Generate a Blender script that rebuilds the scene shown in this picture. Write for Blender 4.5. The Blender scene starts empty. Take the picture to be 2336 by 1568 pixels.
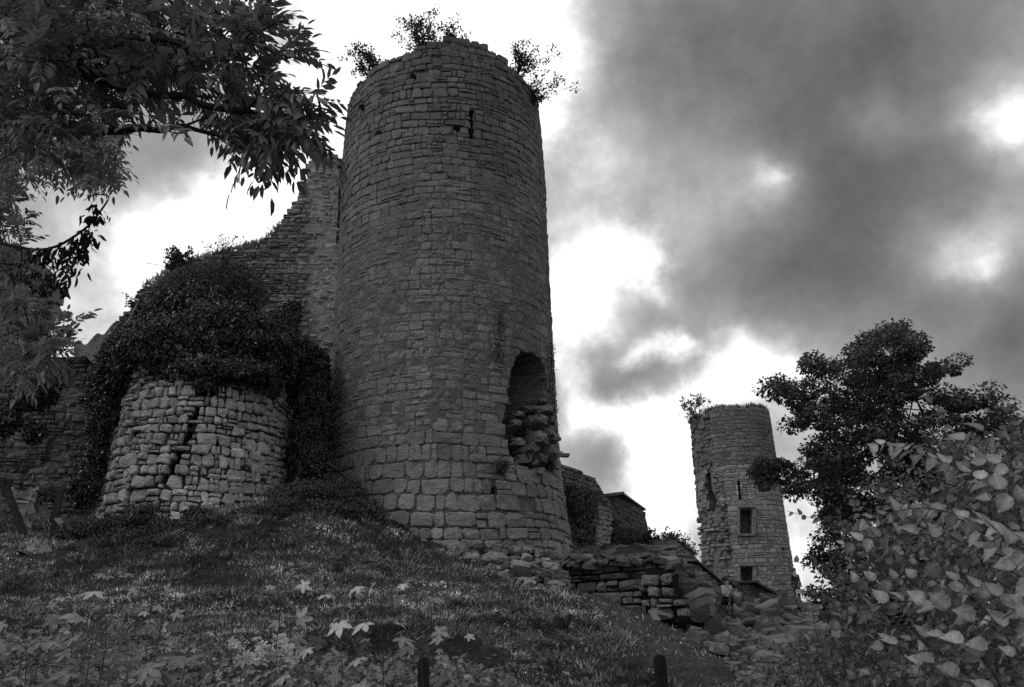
import bpy, math, random
import numpy as np
from mathutils import Matrix, Vector
R_ = math.radians
rng = np.random.default_rng(7)
random.seed(7)
SC = bpy.context.scene
COL = SC.collection

# ------------------------------------------------------------------ camera
F = 1817.0                      # focal length in units of a 2336 x 1568 picture
PITCH, ROLL, CAMZ = R_(19.2), R_(1.7), 1.6
CAM = np.array([0.0, 0.0, CAMZ])
_f = np.array([0, math.cos(PITCH), math.sin(PITCH)])
_r0 = np.array([1.0, 0, 0]); _u0 = np.cross(_r0, _f)
_r = _r0 * math.cos(ROLL) - _u0 * math.sin(ROLL)
_u = _u0 * math.cos(ROLL) + _r0 * math.sin(ROLL)
cam_d = bpy.data.cameras.new('camera'); cam = bpy.data.objects.new('camera', cam_d); COL.objects.link(cam)
cam_d.sensor_width = 36; cam_d.lens = 36 * F / 2336; cam_d.clip_end = 6000; cam_d.clip_start = 0.05
M = Matrix(((_r[0], _u[0], -_f[0], 0), (_r[1], _u[1], -_f[1], 0), (_r[2], _u[2], -_f[2], CAMZ), (0, 0, 0, 1)))
cam.matrix_world = M
SC.camera = cam

def ray(px, py):
    return _f + _r * ((px - 1168) / F) + _u * ((784 - py) / F)
def at(px, py, Y):
    d = ray(px, py); return CAM + d * (Y / d[1])
def proj(P):
    P = np.asarray(P, float); q = P - CAM
    z = q @ _f; z = np.where(np.abs(z) < 1e-6, 1e-6, z)
    return 1168 + F * (q @ _r) / z, 784 - F * (q @ _u) / z

# ------------------------------------------------------------------ sky, sun, exposure
SUN_EL, SUN_AZ = R_(48), R_(-118)       # azimuth from +Y towards +X
sun_dir = Vector((math.sin(SUN_AZ) * math.cos(SUN_EL), math.cos(SUN_AZ) * math.cos(SUN_EL), math.sin(SUN_EL)))
world = bpy.data.worlds.new('World'); SC.world = world; world.use_nodes = True
nt = world.node_tree; nt.nodes.clear()
def N(t, **k):
    n = nt.nodes.new(t)
    for a, b in k.items(): setattr(n, a, b)
    return n
def mth(op, a, b=None, c=None):
    n = N('ShaderNodeMath', operation=op)
    for i, v in enumerate((a, b, c)):
        if v is None: continue
        if isinstance(v, (int, float)): n.inputs[i].default_value = v
        else: nt.links.new(v, n.inputs[i])
    return n.outputs[0]
def vmth(op, a, b=None):
    n = N('ShaderNodeVectorMath', operation=op)
    for i, v in enumerate((a, b)):
        if v is None: continue
        if isinstance(v, (tuple, list, np.ndarray)): n.inputs[i].default_value = tuple(v)
        else: nt.links.new(v, n.inputs[i])
    return n
tc = N('ShaderNodeTexCoord')
D0 = vmth('NORMALIZE', tc.outputs['Generated']).outputs[0]
def noise(vec, scale, detail=5, rough=0.55, dist=0.0):
    n = N('ShaderNodeTexNoise'); n.inputs['Scale'].default_value = scale; n.inputs['Detail'].default_value = detail
    n.inputs['Roughness'].default_value = rough; n.inputs['Distortion'].default_value = dist
    nt.links.new(vec, n.inputs['Vector']); return n
wn = noise(D0, 6.0, 6, 0.62)
w1 = vmth('SUBTRACT', wn.outputs['Color'], (0.5, 0.5, 0.5)).outputs[0]
w2 = vmth('SCALE', w1); w2.inputs[3].default_value = 0.12
DW = vmth('ADD', D0, w2.outputs[0]).outputs[0]
blobs = [  # px, py, sigma, amount: lights and darks of the cloud cover, in the direction they lie
    (1750, 170, 210, -.22), (2150, 80, 210, -.17), (1480, 100, 110, -.12), (2020, 570, 180, -.22), (1780, 600, 110, -.12), (1950, 330, 150, -.06), (2180, 430, 70, -.08),
    (2330, 740, 120, -.24), (1400, 420, 120, .10), (1600, 450, 90, .06), (1350, 330, 60, .06), (2250, 330, 90, .05),
    (1000, 60, 190, .65), (560, 20, 90, .35), (760, 200, 120, .40), (560, 450, 85, .45), (690, 520, 90, .40), (560, 560, 70, .34), (320, 575, 60, .38), (430, 545, 60, .36), (1235, 80, 60, .34), (1245, 260, 45, .28), (1270, 180, 60, .2),
    (1320, 600, 60, .46), (1420, 600, 50, .40), (1480, 625, 30, .30), (1300, 700, 50, .42), (1330, 760, 36, .25), (1500, 785, 26, .40), (1535, 765, 18, .30), (1425, 815, 22, .36), (1460, 800, 16, .25), (1600, 780, 30, .18), (1680, 800, 60, .34), (1780, 850, 60, .36), (1700, 880, 50, .3),
    (1600, 900, 50, .32), (1560, 980, 60, .42), (1470, 950, 40, .36), (1320, 935, 36, .44), (1385, 950, 30, .36), (1430, 965, 28, .25), (1500, 1150, 70, .46), (1560, 1060, 60, .46), (1450, 1240, 60, .25), (1500, 1030, 45, .3),
    (1760, 390, 32, .26), (1750, 400, 80, .10), (2010, 285, 45, .16), (1990, 300, 90, .06), (1710, 450, 60, .10),
    (2325, 270, 50, .34), (2280, 250, 110, .16), (2225, 585, 45, .20), (2190, 580, 90, .18), (2290, 540, 50, .14), (1830, 1230, 90, .22), (1290, 850, 36, .34), (1800, 1300, 60, .14),
    (300, 420, 130, .08), (170, 710, 150, .14), (660, 80, 38, -.34), (700, 110, 30, -.15), (1440, 880, 55, -.10), (1345, 800, 24, -.12), (1650, 835, 26, -.18), (1390, 660, 24, -.12), (1370, 1040, 36, -.07), (1400, 1080, 30, -.06),
    (350, 900, 200, .08), (330, 400, 80, -.14), (420, 330, 60, -.12), (1400, 880, 80, -.10), (1350, 1070, 55, -.03), (1420, 1130, 40, -.04), (2336, 200, 50, .1),
]
acc = None
for (bx, by, s, a) in blobs:
    c = ray(bx, by); c = c / np.linalg.norm(c)
    sg = s / F * (1 / (1 + ((bx - 1168) ** 2 + (by - 784) ** 2) / F ** 2)) ** 0.5
    dn = vmth('DISTANCE', DW, c).outputs['Value']
    e = mth('POWER', mth('MULTIPLY', dn, 0.7071 / sg), 2.0)
    e = mth('EXPONENT', mth('MULTIPLY', e, -1.0))
    acc = mth('MULTIPLY', e, a) if acc is None else mth('MULTIPLY_ADD', e, a, acc)
n1 = noise(D0, 2.3, 6, 0.55, 0.3).outputs['Fac']
n2 = noise(D0, 6.5, 9, 0.62, 0.1).outputs['Fac']
v = mth('ADD', acc, 0.672)
n3 = noise(D0, 21.0, 6, 0.6, 0.2).outputs['Fac']
msk = N('ShaderNodeMapRange'); msk.interpolation_type = 'SMOOTHSTEP'; nt.links.new(v, msk.inputs[0])
msk.inputs[1].default_value = 0.62; msk.inputs[2].default_value = 0.92; msk.inputs[3].default_value = 0.12; msk.inputs[4].default_value = 0.62
v = mth('ADD', v, mth('MULTIPLY', mth('SUBTRACT', n3, 0.5), msk.outputs[0]))
v = mth('ADD', v, mth('MULTIPLY', mth('SUBTRACT', n1, 0.5), 0.20))
v = mth('ADD', v, mth('MULTIPLY', mth('SUBTRACT', n2, 0.5), 0.46))
rmp = N('ShaderNodeValToRGB'); cr = rmp.color_ramp; cr.interpolation = 'B_SPLINE'
def g(x): return (x, x, x, 1)
pts = [(0.0, .30), (.25, .385), (.375, .485), (.5, .61), (.625, .765), (.75, .93), (.875, 1.08), (1.0, 1.15)]
cr.elements[0].position = 0; cr.elements[0].color = g(pts[0][1] / 1.2)
cr.elements[1].position = 1; cr.elements[1].color = g(pts[-1][1] / 1.2)
for p, q in pts[1:-1]:
    e = cr.elements.new(p); e.color = g(q / 1.2)
nt.links.new(mth('MULTIPLY', v, 1 / 1.2), rmp.inputs[0])
lin = mth('POWER', mth('MULTIPLY', rmp.outputs[0], 1.2), 2.2)
sky = N('ShaderNodeTexSky', sky_type='NISHITA'); sky.sun_disc = False
sky.sun_elevation = SUN_EL; sky.sun_rotation = SUN_AZ
bw = N('ShaderNodeRGBToBW'); nt.links.new(sky.outputs[0], bw.inputs[0])
SKY_STR = 0.1
cl = mth('ADD', mth('MULTIPLY', lin, 0.96 / SKY_STR), mth('MULTIPLY', bw.outputs[0], 0.04))
comb = N('ShaderNodeCombineColor')
for i in range(3): nt.links.new(cl, comb.inputs[i])
bg = N('ShaderNodeBackground'); bg.inputs[1].default_value = SKY_STR
nt.links.new(comb.outputs[0], bg.inputs[0])
wo = N('ShaderNodeOutputWorld'); nt.links.new(bg.outputs[0], wo.inputs[0])
world.cycles.sampling_method = 'MANUAL'; world.cycles.sample_map_resolution = 512

sl = bpy.data.lights.new('sun', 'SUN'); sl.energy = 0.75; sl.angle = R_(16); sl.color = (1, 1, 1)
so = bpy.data.objects.new('sun', sl); COL.objects.link(so)
so.rotation_euler = sun_dir.to_track_quat('Z', 'Y').to_euler()
vs = SC.view_settings; vs.view_transform = 'Standard'; vs.look = 'None'; vs.exposure = 0; vs.gamma = 1; vs.use_curve_mapping = False
SC.cycles.max_bounces = 4; SC.cycles.diffuse_bounces = 2; SC.cycles.glossy_bounces = 1; SC.cycles.transmission_bounces = 2
SC.cycles.transparent_max_bounces = 4
SC.cycles.use_denoising = False

# ------------------------------------------------------------------ helpers
def _hash(ix, iy, iz):
    h = (ix.astype(np.int64) * 374761393 + iy.astype(np.int64) * 668265263 + iz.astype(np.int64) * 2147483647) & 0xffffffff
    h = ((h ^ (h >> 13)) * 1274126177) & 0xffffffff
    h = (h ^ (h >> 16)) & 0xffffff
    return h / float(0xffffff)
def vnoise(x, y, z=0.0):
    x, y, z = np.broadcast_arrays(np.asarray(x, float), np.asarray(y, float), np.asarray(z, float))
    ix, iy, iz = np.floor(x), np.floor(y), np.floor(z)
    fx, fy, fz = x - ix, y - iy, z - iz
    fx, fy, fz = fx * fx * (3 - 2 * fx), fy * fy * (3 - 2 * fy), fz * fz * (3 - 2 * fz)
    o = 0
    for a in (0, 1):
        for b in (0, 1):
            for c in (0, 1):
                o = o + _hash(ix + a, iy + b, iz + c) * (fx if a else 1 - fx) * (fy if b else 1 - fy) * (fz if c else 1 - fz)
    return o * 2 - 1
def fbm(x, y, z=0.0, o=4):
    s, a, f = 0, 0.5, 1.0
    for i in range(o):
        s = s + a * vnoise(np.asarray(x) * f + 17.3 * i, np.asarray(y) * f - 9.1 * i, np.asarray(z) * f + 3.7 * i); a *= .5; f *= 2.03
    return s
def pip(px, py, poly):
    px, py = np.asarray(px, float), np.asarray(py, float)
    ins = np.zeros(px.shape, bool); n = len(poly)
    for i in range(n):
        x0, y0 = poly[i]; x1, y1 = poly[(i + 1) % n]
        if y0 == y1: continue
        c = ((y0 > py) != (y1 > py)) & (px < (x1 - x0) * (py - y0) / (y1 - y0) + x0)
        ins ^= c
    return ins
def unit(v):
    v = np.asarray(v, float); return v / np.maximum(np.linalg.norm(v, axis=-1, keepdims=True), 1e-9)

def mesh_np(name, V, faces, mats, tone=None, smooth=False, midx=None):
    me = bpy.data.meshes.new(name)
    V = np.ascontiguousarray(V, np.float32).reshape(-1, 3)
    faces = [np.asarray(f, np.int32) for f in faces if len(f)]
    me.vertices.add(len(V)); me.vertices.foreach_set('co', V.ravel())
    nl = sum(f.size for f in faces); nf = sum(len(f) for f in faces)
    me.loops.add(nl); me.polygons.add(nf)
    me.loops.foreach_set('vertex_index', np.concatenate([f.ravel() for f in faces]))
    tot = np.concatenate([np.full(len(f), f.shape[1], np.int32) for f in faces])
    st = np.zeros(nf, np.int32); st[1:] = np.cumsum(tot)[:-1]
    me.polygons.foreach_set('loop_start', st)
    if smooth is not False: me.polygons.foreach_set('use_smooth', np.ones(nf, bool))
    else: me.polygons.foreach_set('use_smooth', np.zeros(nf, bool))
    if midx is not None: me.polygons.foreach_set('material_index', np.asarray(midx, np.int32))
    if tone is not None:
        at_ = me.attributes.new('tone', 'FLOAT', 'POINT'); at_.data.foreach_set('value', np.broadcast_to(np.asarray(tone, np.float32), (len(V),)).astype(np.float32).copy())
    for m in (mats if isinstance(mats, (list, tuple)) else [mats]): me.materials.append(m)
    me.update(calc_edges=True); me.validate(clean_customdata=False) if False else None
    return me
def link(name, data, parent=None, kind=None, label=None, cat=None, group=None):
    o = bpy.data.objects.new(name, data); COL.objects.link(o)
    if parent is not None: o.parent = parent
    if kind: o['kind'] = kind
    if label: o['label'] = label
    if cat: o['category'] = cat
    if group: o['group'] = group
    return o
def thing(name, label, cat, loc=(0, 0, 0), group=None):
    o = link(name, None, None, 'thing', label, cat, group); o.location = tuple(loc); o.empty_display_size = .2
    return o

class MB:
    """collects pieces and makes one mesh of them"""
    def __init__(s): s.V = []; s.F = {}; s.n = 0; s.T = []
    def add(s, V, faces, tone=1.0):
        V = np.asarray(V, float).reshape(-1, 3)
        for f in faces:
            f = np.asarray(f, int)
            if len(f): s.F.setdefault(f.shape[1], []).append(f + s.n)
        s.V.append(V); s.T.append(np.broadcast_to(np.asarray(tone, float), (len(V),))); s.n += len(V)
    def box(s, c, size, rot=None, tone=1.0):
        V = np.array([[x, y, z] for x in (-.5, .5) for y in (-.5, .5) for z in (-.5, .5)]) * np.asarray(size)
        if rot is not None: V = V @ np.asarray(rot).T
        s.add(V + np.asarray(c), [[[0, 1, 3, 2], [4, 6, 7, 5], [0, 4, 5, 1], [2, 3, 7, 6], [0, 2, 6, 4], [1, 5, 7, 3]]], tone)
    def tube(s, P, r, n=5, tone=1.0, cap=True):
        P = np.asarray(P, float); m = len(P); r = np.broadcast_to(np.asarray(r, float), (m,))
        T = np.gradient(P, axis=0); T = unit(T)
        ref = np.array([0, 0, 1.0]) if abs(T[0][2]) < .9 else np.array([1.0, 0, 0])
        A = unit(np.cross(T, ref)); B = np.cross(T, A)
        an = np.linspace(0, 2 * math.pi, n, endpoint=False)
        V = P[:, None] + r[:, None, None] * (np.cos(an)[None, :, None] * A[:, None] + np.sin(an)[None, :, None] * B[:, None])
        V = V.reshape(-1, 3); q = []
        for i in range(m - 1):
            for j in range(n):
                k = (j + 1) % n; q.append([i * n + j, i * n + k, (i + 1) * n + k, (i + 1) * n + j])
        fs = [q]
        if cap: fs.append([list(range(n))[::-1], [(m - 1) * n + j for j in range(n)]])
        s.add(V, fs, tone)
    def build(s, name, mat, parent=None, origin=(0, 0, 0), smooth=False, **k):
        V = np.concatenate(s.V) - np.asarray(origin)
        me = mesh_np(name, V, [np.concatenate(f) for f in s.F.values()], mat, np.concatenate(s.T), smooth)
        return link(name, me, parent, **k)

def curve_pts(P, n=12, wob=0.0):
    """smooth polyline through control points"""
    P = np.asarray(P, float)
    if len(P) == 2:
        t = np.linspace(0, 1, n)[:, None]; Q = P[0] * (1 - t) + P[1] * t
    else:
        Q = []
        E = np.vstack([2 * P[0] - P[1], P, 2 * P[-1] - P[-2]])
        k = max(2, n // (len(P) - 1))
        for i in range(len(P) - 1):
            a, b, c, d = E[i:i + 4]
            for t in np.linspace(0, 1, k, endpoint=False):
                Q.append(.5 * ((2 * b) + (-a + c) * t + (2 * a - 5 * b + 4 * c - d) * t * t + (-a + 3 * b - 3 * c + d) * t ** 3))
        Q.append(P[-1]); Q = np.array(Q)
    if wob:
        w = rng.normal(0, wob, Q.shape); w[0] = 0; w[-1] = 0; Q = Q + w
    return Q

# ------------------------------------------------------------------ materials (the photograph is black and white: greys only)
def mat_new(name):
    m = bpy.data.materials.new(name); m.use_nodes = True
    t = m.node_tree; t.nodes.clear(); return m, t
def stone_mat(name, base, mottling=.35, bump=.6, scale=1.0, rough=.92, use_tone=True, lichen=.0, fine=22.0):
    m, t = mat_new(name); n = t.nodes; L = t.links
    out = n.new('ShaderNodeOutputMaterial'); b = n.new('ShaderNodeBsdfPrincipled'); L.new(b.outputs[0], out.inputs[0])
    b.inputs['Roughness'].default_value = rough; b.inputs['Specular IOR Level'].default_value = .15
    tc = n.new('ShaderNodeTexCoord')
    mp = n.new('ShaderNodeMapping'); mp.inputs['Scale'].default_value = (1, 1, 1.9); L.new(tc.outputs['Object'], mp.inputs['Vector'])
    def nz(s, d=6, r=.6):
        x = n.new('ShaderNodeTexNoise'); x.inputs['Scale'].default_value = s * scale; x.inputs['Detail'].default_value = d; x.inputs['Roughness'].default_value = r
        L.new(mp.outputs[0], x.inputs['Vector']); return x.outputs['Fac']
    def mm(op, a, b_=None, c=None):
        x = n.new('ShaderNodeMath'); x.operation = op
        for i, v in enumerate((a, b_, c)):
            if v is None: continue
            if isinstance(v, (int, float)): x.inputs[i].default_value = v
            else: L.new(v, x.inputs[i])
        return x.outputs[0]
    big, mid, fin, vf = nz(.45, 4), nz(3.1, 6, .65), nz(fine, 5, .7), nz(fine * 3.2, 3, .7)
    f = mm('ADD', mm('MULTIPLY', mm('SUBTRACT', big, .5), mottling * 2.0), 1.0)
    f = mm('MULTIPLY', f, mm('ADD', mm('MULTIPLY', mm('SUBTRACT', mid, .5), mottling * 3.0), 1.0))
    f = mm('MULTIPLY', f, mm('ADD', mm('MULTIPLY', mm('SUBTRACT', fin, .5), mottling * 3.2), 1.0))
    pit = n.new('ShaderNodeMapRange'); L.new(fin, pit.inputs[0]); pit.inputs[1].default_value = .30; pit.inputs[2].default_value = .43; pit.inputs[3].default_value = .45; pit.inputs[4].default_value = 1
    f = mm('MULTIPLY', f, pit.outputs[0])
    if lichen:
        lm = n.new('ShaderNodeMapRange'); L.new(nz(1.6, 7, .7), lm.inputs[0]); lm.inputs[1].default_value = .56; lm.inputs[2].default_value = .68; lm.inputs[3].default_value = 0; lm.inputs[4].default_value = lichen
        f = mm('MULTIPLY', f, mm('ADD', lm.outputs[0], 1.0))
    if use_tone:
        a = n.new('ShaderNodeAttribute'); a.attribute_name = 'tone'; f = mm('MULTIPLY', f, a.outputs['Fac'])
    f = mm('MAXIMUM', mm('MULTIPLY', f, base), .008)
    c = n.new('ShaderNodeCombineColor')
    for i in range(3): L.new(f, c.inputs[i])
    L.new(c.outputs[0], b.inputs['Base Color'])
    h = mm('ADD', mm('MULTIPLY', mid, 1.2), mm('ADD', mm('MULTIPLY', fin, .55), mm('MULTIPLY', vf, .2)))
    bp = n.new('ShaderNodeBump'); bp.inputs['Strength'].default_value = bump; bp.inputs['Distance'].default_value = .09 / scale
    L.new(h, bp.inputs['Height']); L.new(bp.outputs[0], b.inputs['Normal'])
    return m
def plain_mat(name, base, rough=.8):
    m, t = mat_new(name); n = t.nodes; L = t.links
    out = n.new('ShaderNodeOutputMaterial'); b = n.new('ShaderNodeBsdfPrincipled'); L.new(b.outputs[0], out.inputs[0]); b.inputs['Roughness'].default_value = rough
    tc = n.new('ShaderNodeTexCoord'); x = n.new('ShaderNodeTexNoise'); x.inputs['Scale'].default_value = 14; x.inputs['Detail'].default_value = 4; L.new(tc.outputs['Object'], x.inputs['Vector'])
    r = n.new('ShaderNodeMapRange'); L.new(x.outputs['Fac'], r.inputs[0]); r.inputs[3].default_value = base * .75; r.inputs[4].default_value = min(base * 1.25, .9)
    c = n.new('ShaderNodeCombineColor')
    for i in range(3): L.new(r.outputs[0], c.inputs[i])
    L.new(c.outputs[0], b.inputs['Base Color']); return m
def leaf_mat(name, base, trans=.35, var=.35, gloss=.25, rough=.5, tone=True, nsc=9):
    m, t = mat_new(name); n = t.nodes; L = t.links
    out = n.new('ShaderNodeOutputMaterial')
    b = n.new('ShaderNodeBsdfPrincipled'); b.inputs['Roughness'].default_value = rough; b.inputs['Specular IOR Level'].default_value = gloss
    tr = n.new('ShaderNodeBsdfTranslucent'); mx = n.new('ShaderNodeMixShader'); mx.inputs[0].default_value = trans
    tc = n.new('ShaderNodeTexCoord'); x = n.new('ShaderNodeTexNoise'); x.inputs['Scale'].default_value = nsc; x.inputs['Detail'].default_value = 4
    L.new(tc.outputs['Object'], x.inputs['Vector'])
    def mm(op, a, b_):
        y = n.new('ShaderNodeMath'); y.operation = op
        for i, v in enumerate((a, b_)):
            if isinstance(v, (int, float)): y.inputs[i].default_value = v
            else: L.new(v, y.inputs[i])
        return y.outputs[0]
    f = mm('ADD', mm('MULTIPLY', mm('SUBTRACT', x.outputs['Fac'], .5), var * 2), 1.0)
    if tone:
        a = n.new('ShaderNodeAttribute'); a.attribute_name = 'tone'; f = mm('MULTIPLY', f, a.outputs['Fac'])
    oi = n.new('ShaderNodeObjectInfo'); f = mm('MULTIPLY', f, mm('ADD', mm('MULTIPLY', oi.outputs['Random'], var), 1 - var / 2))
    f = mm('MULTIPLY', f, base)
    c = n.new('ShaderNodeCombineColor')
    for i in range(3): L.new(f, c.inputs[i])
    L.new(c.outputs[0], b.inputs['Base Color']); L.new(c.outputs[0], tr.inputs[0])
    if nsc > 20:
        bp = n.new('ShaderNodeBump'); bp.inputs['Strength'].default_value = .7; bp.inputs['Distance'].default_value = .012; L.new(x.outputs['Fac'], bp.inputs['Height']); L.new(bp.outputs[0], b.inputs['Normal'])
    L.new(b.outputs[0], mx.inputs[1]); L.new(tr.outputs[0], mx.inputs[2]); L.new(mx.outputs[0], out.inputs[0])
    return m

M_tower = stone_mat('tower_limestone', .27, .40, 1.0, lichen=.25, fine=13)
M_mortar = stone_mat('tower_mortar', .19, .42, 1.0, fine=13)
M_bast = stone_mat('bastion_limestone', .50, .42, 1.0, lichen=.3, fine=14)
M_bmort = stone_mat('bastion_core', .07, .5, 1.0)
M_rub = stone_mat('rubble_masonry', .26, .45, 1.0, lichen=.2)
M_rend = stone_mat('rough_render', .24, .40, 1.0, scale=1.4)
M_lwall = stone_mat('overgrown_masonry', .24, .6, 1.0, lichen=.35)
M_far = stone_mat('pale_tower_stone', .36, .30, .8, fine=12)
M_farm = stone_mat('pale_tower_mortar', .27, .4, .9, fine=12)
M_low = stone_mat('low_wall_stone', .19, .5, .9, lichen=.25)
M_rock = stone_mat('tumbled_rock', .19, .24, .8, lichen=.2)
M_heap = stone_mat('heap_stone', .24, .22, .6, lichen=.1)
M_dark = stone_mat('earth_and_gap_shade', .02, .4, .8, use_tone=False)  # near-black earth; in the heap it deepens the shade between stones
M_soil = stone_mat('dark_soil', .055, .6, 1.0, use_tone=False)
M_wood = stone_mat('weathered_wood', .035, .5, .7, scale=2)
M_woodpale = stone_mat('pale_sawn_wood', .38, .3, .4, scale=2)
M_bark = stone_mat('bark', .045, .5, .9, scale=3)
M_twig = stone_mat('twig_bark', .05, .4, .4, scale=4)
M_cap = stone_mat('coping_stone', .10, .4, .7)
M_cloth = stone_mat('tarpaulin', .13, .3, .3)
M_pale = stone_mat('pale_board', .45, .2, .2)
M_rag = stone_mat('pale_cloth', .30, .3, .3)
M_ash = leaf_mat('ash_leaf', .17, .30, .4, .3)
M_ashl = leaf_mat('young_ash_leaf', .26, .4, .4, .3)
M_dry = leaf_mat('withered_leaf', .035, .1, .4, .1)
M_ivy = leaf_mat('ivy_leaf', .040, .12, .5, .5, .35)
M_ivym = stone_mat('ivy_dark_core', .018, .4, .6)  # near-black, for the blobs added inside ivy and bramble to keep them dark
M_bush = leaf_mat('wall_bush_leaf', .09, .25, .4)
M_bushl = leaf_mat('bramble_leaf', .17, .35, .5)
M_chest = leaf_mat('lime_tree_leaf', .11, .22, .5)
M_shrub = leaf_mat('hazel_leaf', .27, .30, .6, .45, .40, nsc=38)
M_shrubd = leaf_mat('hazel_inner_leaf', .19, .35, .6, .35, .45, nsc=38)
M_maple = leaf_mat('maple_leaf', .44, .35, .6, .45, .45, nsc=38)
M_ground_leaf = leaf_mat('ground_cover_leaf', .24, .3, .6, .3)
M_grass = leaf_mat('grass_blade', .37, .18, .8, .25)
M_flower = leaf_mat('white_petal', .6, .3, .3)

# ------------------------------------------------------------------ ground
gp = []
for px, py, Y in [(0, 1568, 8), (600, 1568, 8), (1168, 1568, 8), (1505, 1568, 8.2), (1800, 1568, 10), (2336, 1568, 10), (-700, 1568, 8), (3000, 1568, 10),
                  (0, 1400, 12), (600, 1400, 12), (1168, 1425, 12), (1480, 1480, 12), (-700, 1420, 12),
                  (0, 1310, 15.5), (500, 1300, 15.5), (900, 1310, 16), (1250, 1375, 16), (1550, 1450, 16),
                  (0, 1250, 18.5), (250, 1225, 18.8), (450, 1180, 18.9), (650, 1150, 20), (780, 1150, 21), (900, 1205, 20.8), (1050, 1262, 21.2),
                  (1200, 1330, 20.6), (1300, 1340, 21), (1450, 1385, 20.6), (1560, 1430, 20), (1640, 1500, 14),
                  (0, 1200, 21), (-500, 1230, 20), (1700, 1480, 18), (1800, 1446, 24), (1640, 1408, 30), (1750, 1398, 38), (1700, 1400, 43), (1820, 1394, 47), (1600, 1400, 38), (1660, 1432, 24), (1730, 1432, 24), (1670, 1412, 28), (1900, 1400, 34), (2300, 1420, 30),
                  (1700, 1372, 58), (1900, 1375, 58), (2336, 1380, 60), (1500, 1290, 27), (1400, 1270, 26), (1600, 1330, 45)]:
    gp.append(at(px, py, Y))
gp += [np.array(p, float) for p in [(0, 0, 0), (-6, 0, 0), (6, 0, 0), (-4, 3.5, .25), (0, 3.5, .25), (4, 3.5, .1), (0, -20, -.5), (-20, -15, 0), (20, -15, 0),
                                    (-6, 30, 4.8), (0, 34, 4.0), (8, 40, 2.3), (-20, 34, 5), (0, 75, 2), (-40, 60, 4), (40, 75, 2), (40, 20, .5), (-40, 15, 2)]]
gp = np.array(gp)
def _tps(A, B):
    r2 = ((A[:, None, :] - B[None, :, :]) ** 2).sum(-1) + 1e-9
    return .5 * r2 * np.log(r2)
_n = len(gp); _K = _tps(gp[:, :2], gp[:, :2]) + np.eye(_n) * 0.6
_P = np.hstack([np.ones((_n, 1)), gp[:, :2]])
_A = np.block([[_K, _P], [_P.T, np.zeros((3, 3))]])
_w = np.linalg.solve(_A, np.concatenate([gp[:, 2], np.zeros(3)]))
def gz0(x, y):
    x, y = np.broadcast_arrays(np.asarray(x, float), np.asarray(y, float)); sh = x.shape
    Q = np.stack([x.ravel(), y.ravel()], 1); o = np.empty(len(Q))
    for i in range(0, len(Q), 40000):
        q = Q[i:i + 40000]
        o[i:i + 40000] = _tps(q, gp[:, :2]) @ _w[:_n] + _w[_n] + q @ _w[_n + 1:]
    d = np.hypot(Q[:, 0], Q[:, 1] - 25); k = np.clip((d - 45) / 50, 0, 1); k = k * k * (3 - 2 * k)
    return (o * (1 - k) + 1.2 * k).reshape(sh)
def gz(x, y):
    return gz0(x, y) + .26 * fbm(np.asarray(x) * .6, np.asarray(y) * .6, 2.2) + .17 * fbm(np.asarray(x) * 2.0, np.asarray(y) * 2.0, 5.1, 4)
BARE = [(1290, 1335), (1370, 1355), (1480, 1395), (1560, 1430), (1700, 1480), (1760, 1568), (1560, 1568), (1500, 1520), (1420, 1440), (1360, 1390)]
def warp_axis(lo, hi, n, c, s):
    t = np.linspace(-1, 1, n); a = np.sinh(t * s) / math.sinh(s)
    return np.where(a < 0, c + (c - lo) * a, c + (hi - c) * a)
gx = warp_axis(-1500, 1500, 420, 0, 7.2); gy = warp_axis(-600, 2500, 420, 13, 7.0)
GX, GY = np.meshgrid(gx, gy, indexing='ij'); GZ = gz(GX, GY)
GV = np.stack([GX, GY, GZ], -1).reshape(-1, 3)
ii, jj = np.meshgrid(np.arange(419), np.arange(419), indexing='ij'); a0 = ii * 420 + jj
GF = np.stack([a0, a0 + 420, a0 + 421, a0 + 1], -1).reshape(-1, 4)
gpx, gpy = proj(GV)
barev = pip(gpx, gpy, BARE) & (GV[:, 1] > 0) & (GV[:, 1] < 40)
BANKP = [(1540, 1395), (1620, 1385), (1700, 1385), (1800, 1360), (1900, 1380), (1880, 1568), (1720, 1568), (1640, 1490), (1580, 1445)]
bankv = pip(gpx, gpy, BANKP) & (GV[:, 1] > 8) & (GV[:, 1] < 40)
ground_tone = np.where(bankv, .5, np.where(barev, 1.5, 1.0))  # bare earth paler; bank ground darkened to stand for shade between its blocks
M_ground = stone_mat('turf_and_soil', .05, .7, 1.0, fine=16)
link('ground', mesh_np('ground', GV, [GF], M_ground, ground_tone, True), kind='structure')

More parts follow.
